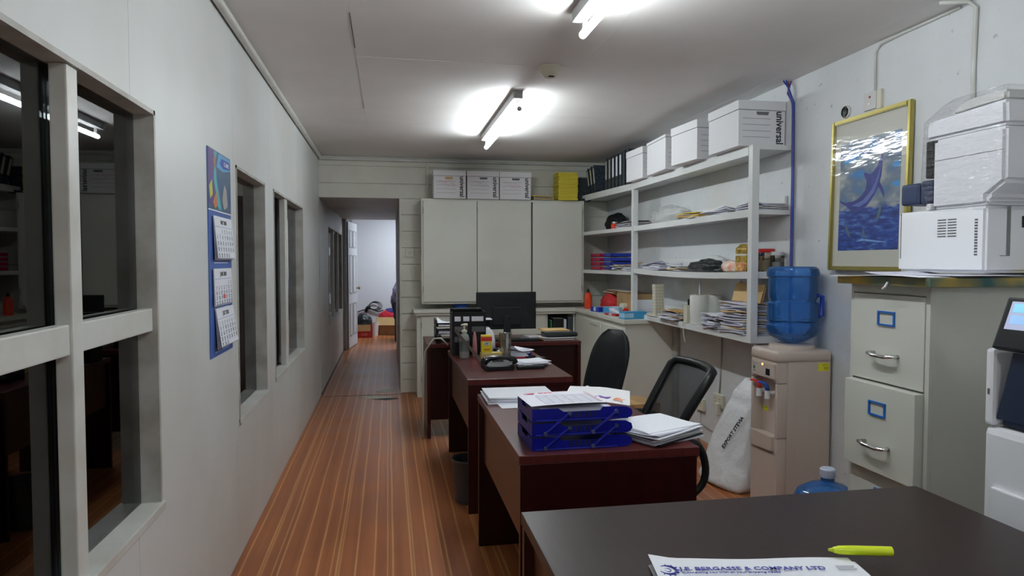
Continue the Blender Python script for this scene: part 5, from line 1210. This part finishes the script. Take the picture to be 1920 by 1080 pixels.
k = MB(); a = .25; k.box(-a, a, -.2, .2, 0, .008); k.box(-a, -a+.006, -.2, .2, 0, .34); k.box(a-.006, a, -.2, .2, 0, .34); k.box(-a, a, -.2, -.194, 0, .34); k.box(-a, a, .194, .2, 0, .34); k.build('body', board_m, cb3)
MB().box(-a+.01, a-.03, -.003, .003, -.16, 0, bev=.001, m=tr(0, -.205, .34, rad(-22), 0, 0)).build('front_flap', manila_m, cb3)
crumple('folded_cloth', 'red cloth heaped in the open far cardboard box', 'cloth', (.02, 13.30, .22), .42, .34, .24, pm('red_cloth', (.50, .01, .03), .8), 72)
crumple('folded_cloth', 'dark blue cloth lying over the red cloth in the far box', 'cloth', (.08, 13.32, .40), .30, .24, .10, pm('blue_cloth', (.03, .03, .18), .8), 73)
fch = thing('dining_chair', 'dark wooden chair under the person in the far room', 'chair', (.305, 12.25, 0), rz=PI)
MB().box(-.21, .21, -.21, .21, .43, .46, bev=.01).build('seat', pm('dark_chair_wood', (.05, .03, .025), .4), fch)
for sx_ in (-1, 1):
    for sy_ in (-1, 1): MB().cyl((sx_*.19, sy_*.18, 0), (sx_*.18, sy_*.17, .43), .016, seg=8).build('leg', pm('dark_chair_wood', (.05, .03, .025), .4), fch)
MB().tube([(.19, -.17, .45), (.235, -.18, .62), (.245, -.15, .74), (.245, 0, .78), (.245, .15, .74), (.235, .18, .62), (.19, .17, .45)], .018, 8).build('backrest', pm('dark_chair_wood', (.05, .03, .025), .4), fch, smooth=True)

# seated person, facing +X, leaning forward
pe = thing('person', 'person in a lavender shirt sitting at the far room, mostly hidden by the wall', 'person', (.140, 12.25, 0))
def skin(name, mat, verts, edges, radii, parent, root=0, sub=2):
    me = bpy.data.meshes.new(name); me.from_pydata(verts, edges, []); o = bpy.data.objects.new(name, me); C.objects.link(o); o.parent = parent
    me.materials.append(mat)
    m = o.modifiers.new('skin', 'SKIN'); m.use_smooth_shade = True
    for i, r_ in enumerate(radii):
        me.skin_vertices[0].data[i].radius = (r_, r_) if not isinstance(r_, tuple) else r_
    me.skin_vertices[0].data[root].use_root = True
    s = o.modifiers.new('sub', 'SUBSURF'); s.levels = sub; s.render_levels = sub
    return o
V = [(0, 0, .55), (.02, 0, .70), (.07, 0, .88), (.12, 0, 1.02), (.15, 0, 1.10), (.18, 0, 1.17)]; Ed = [(0, 1), (1, 2), (2, 3), (3, 4), (4, 5)]; Ra = [(.15, .13), (.14, .12), (.16, .13), (.13, .11), (.055, .055), (.05, .05)]
for s in (-1, 1):
    b0 = len(V)
    V += [(.11, s*.14, 1.03), (.10, s*.20, .99), (-.02, s*.24, .80), (.22, s*.20, .78), (.30, s*.17, .79)]; Ed += [(3, b0), (b0, b0+1), (b0+1, b0+2), (b0+2, b0+3), (b0+3, b0+4)]; Ra += [.07, .062, .050, .036, .032]
    b1 = len(V)
    V += [(.03, s*.09, .53), (.42, s*.11, .52), (.45, s*.11, .28), (.43, s*.11, .08), (.53, s*.12, .045)]; Ed += [(0, b1), (b1, b1+1), (b1+1, b1+2), (b1+2, b1+3), (b1+3, b1+4)]; Ra += [.095, .065, .055, .042, .036]
skin('body', skin_m, V, Ed, Ra, pe)
SV = [(0, 0, .60), (.02, 0, .70), (.07, 0, .88), (.12, 0, 1.02), (.14, 0, 1.07)]; SE = [(0, 1), (1, 2), (2, 3), (3, 4)]; SR = [(.165, .145), (.155, .135), (.175, .145), (.145, .125), (.07, .07)]
for s in (-1, 1):
    b0 = len(SV); SV += [(.11, s*.14, 1.03), (.10, s*.20, .99), (-.045, s*.245, .83)]; SE += [(3, b0), (b0, b0+1), (b0+1, b0+2)]; SR += [.088, .085, .080]
skin('shirt', lav_m, SV, SE, SR, pe)
TV = [(0, 0, .54)]; TE = []; TR = [(.165, .14)]
for s in (-1, 1):
    b0 = len(TV); TV += [(.06, s*.09, .54), (.42, s*.11, .525), (.455, s*.11, .30), (.435, s*.11, .10)]; TE += [(0, b0), (b0, b0+1), (b0+1, b0+2), (b0+2, b0+3)]; TR += [.105, .080, .068, .058]
skin('trousers', denim_m, TV, TE, TR, pe)
t_ = bmesh.new(); bmesh.ops.create_uvsphere(t_, u_segments=24, v_segments=18, radius=1)
for v in t_.verts:
    x, y, z = v.co; v.co = Vector((x*.095*(1.0 if x < 0 else .96)+(.012 if z < -.3 and x > 0 else 0), y*.075*(1 if z > -.2 else .86), z*.118))
mb = MB(); mb.add(t_, tr(.215, 0, 1.275, 0, rad(12), 0)); hd = mb.build('head', skin_m, pe, smooth=True)
MB().prism([(0, .02), (.022, -.012), (0, -.018)], -.010, .010, m=tr(.300, 0, 1.265, PI/2, 0, 0)).build('nose', skin_m, hd)
for s in (-1, 1):
    k = MB(); k.lathe([(.002, -.008), (.008, -.004), (.008, .004), (.002, .008)], m=tr(.296, s*.030, 1.285), seg=12); k.build('eye', pm('eye_white', (.7, .7, .7), .3), hd, smooth='auto')
    k = MB(); k.lathe([(.012, -.008), (.020, 0), (.012, .008)], m=tr(.205, s*.076, 1.268, PI/2, 0, 0) @ Matrix.Diagonal((1, 1.5, 1, 1)), seg=16); k.build('ear', skin_m, hd, smooth='auto')
MB().tube([(.302, -.018, 1.222), (.306, 0, 1.220), (.302, .018, 1.222)], .004, 6).build('mouth', pm('lips', (.25, .09, .07), .5), hd, smooth=True)
t_ = bmesh.new(); bmesh.ops.create_uvsphere(t_, u_segments=24, v_segments=18, radius=1)
for v in list(t_.verts):
    x, y, z = v.co; v.co = Vector((x*.104, y*.086, z*.126))
bmesh.ops.delete(t_, geom=[v for v in t_.verts if v.co.z < -.045 or (v.co.x > .05 and v.co.z < .055)], context='VERTS')
mb = MB(); mb.add(t_, tr(.208, 0, 1.283, 0, rad(12), 0)); mb.build('hair', hair_m, pe, smooth=True)
for s in (-1, 1):
    hx, hy, hz = .31, s*.165, .79
    k = MB(); k.box(hx-.01, hx+.075, hy-.038, hy+.038, hz-.014, hz+.012, bev=.010); pal = k.build('palm', skin_m, pe, smooth=True)
    for q in range(4):
        L_ = (.062, .072, .068, .052)[q]; yy = hy+(-.028+.019*q)*(-s)
        MB().tube([(hx+.065, yy, hz), (hx+.075+L_*.45, yy, hz-.004), (hx+.075+L_, yy, hz-.020)], [.0095, .0088, .0065], 8).build('finger', skin_m, pal, smooth=True)
    MB().tube([(hx+.01, hy-s*.030, hz-.002), (hx+.040, hy-s*.058, hz-.006), (hx+.066, hy-s*.066, hz-.012)], [.012, .010, .008], 8).build('thumb', skin_m, pal, smooth=True)
    MB().box(.40, .60, s*.12-.042, s*.12+.042, 0, .075, bev=.025, seg=3).build('shoe', black_m, pe, smooth=True)
tb_ = thing('office_table', 'grey table at which the far room person works', 'table', (1.0, 12.25, 0)); MB().box(-.32, .32, -.5, .5, .735, .765, bev=.004).build('tabletop', mfpg, tb_)
for a in (-.28, .28):
    for b in (-.45, .45): MB().box(a-.02, a+.02, b-.02, b+.02, 0, .735).build('leg', steel_m, tb_)
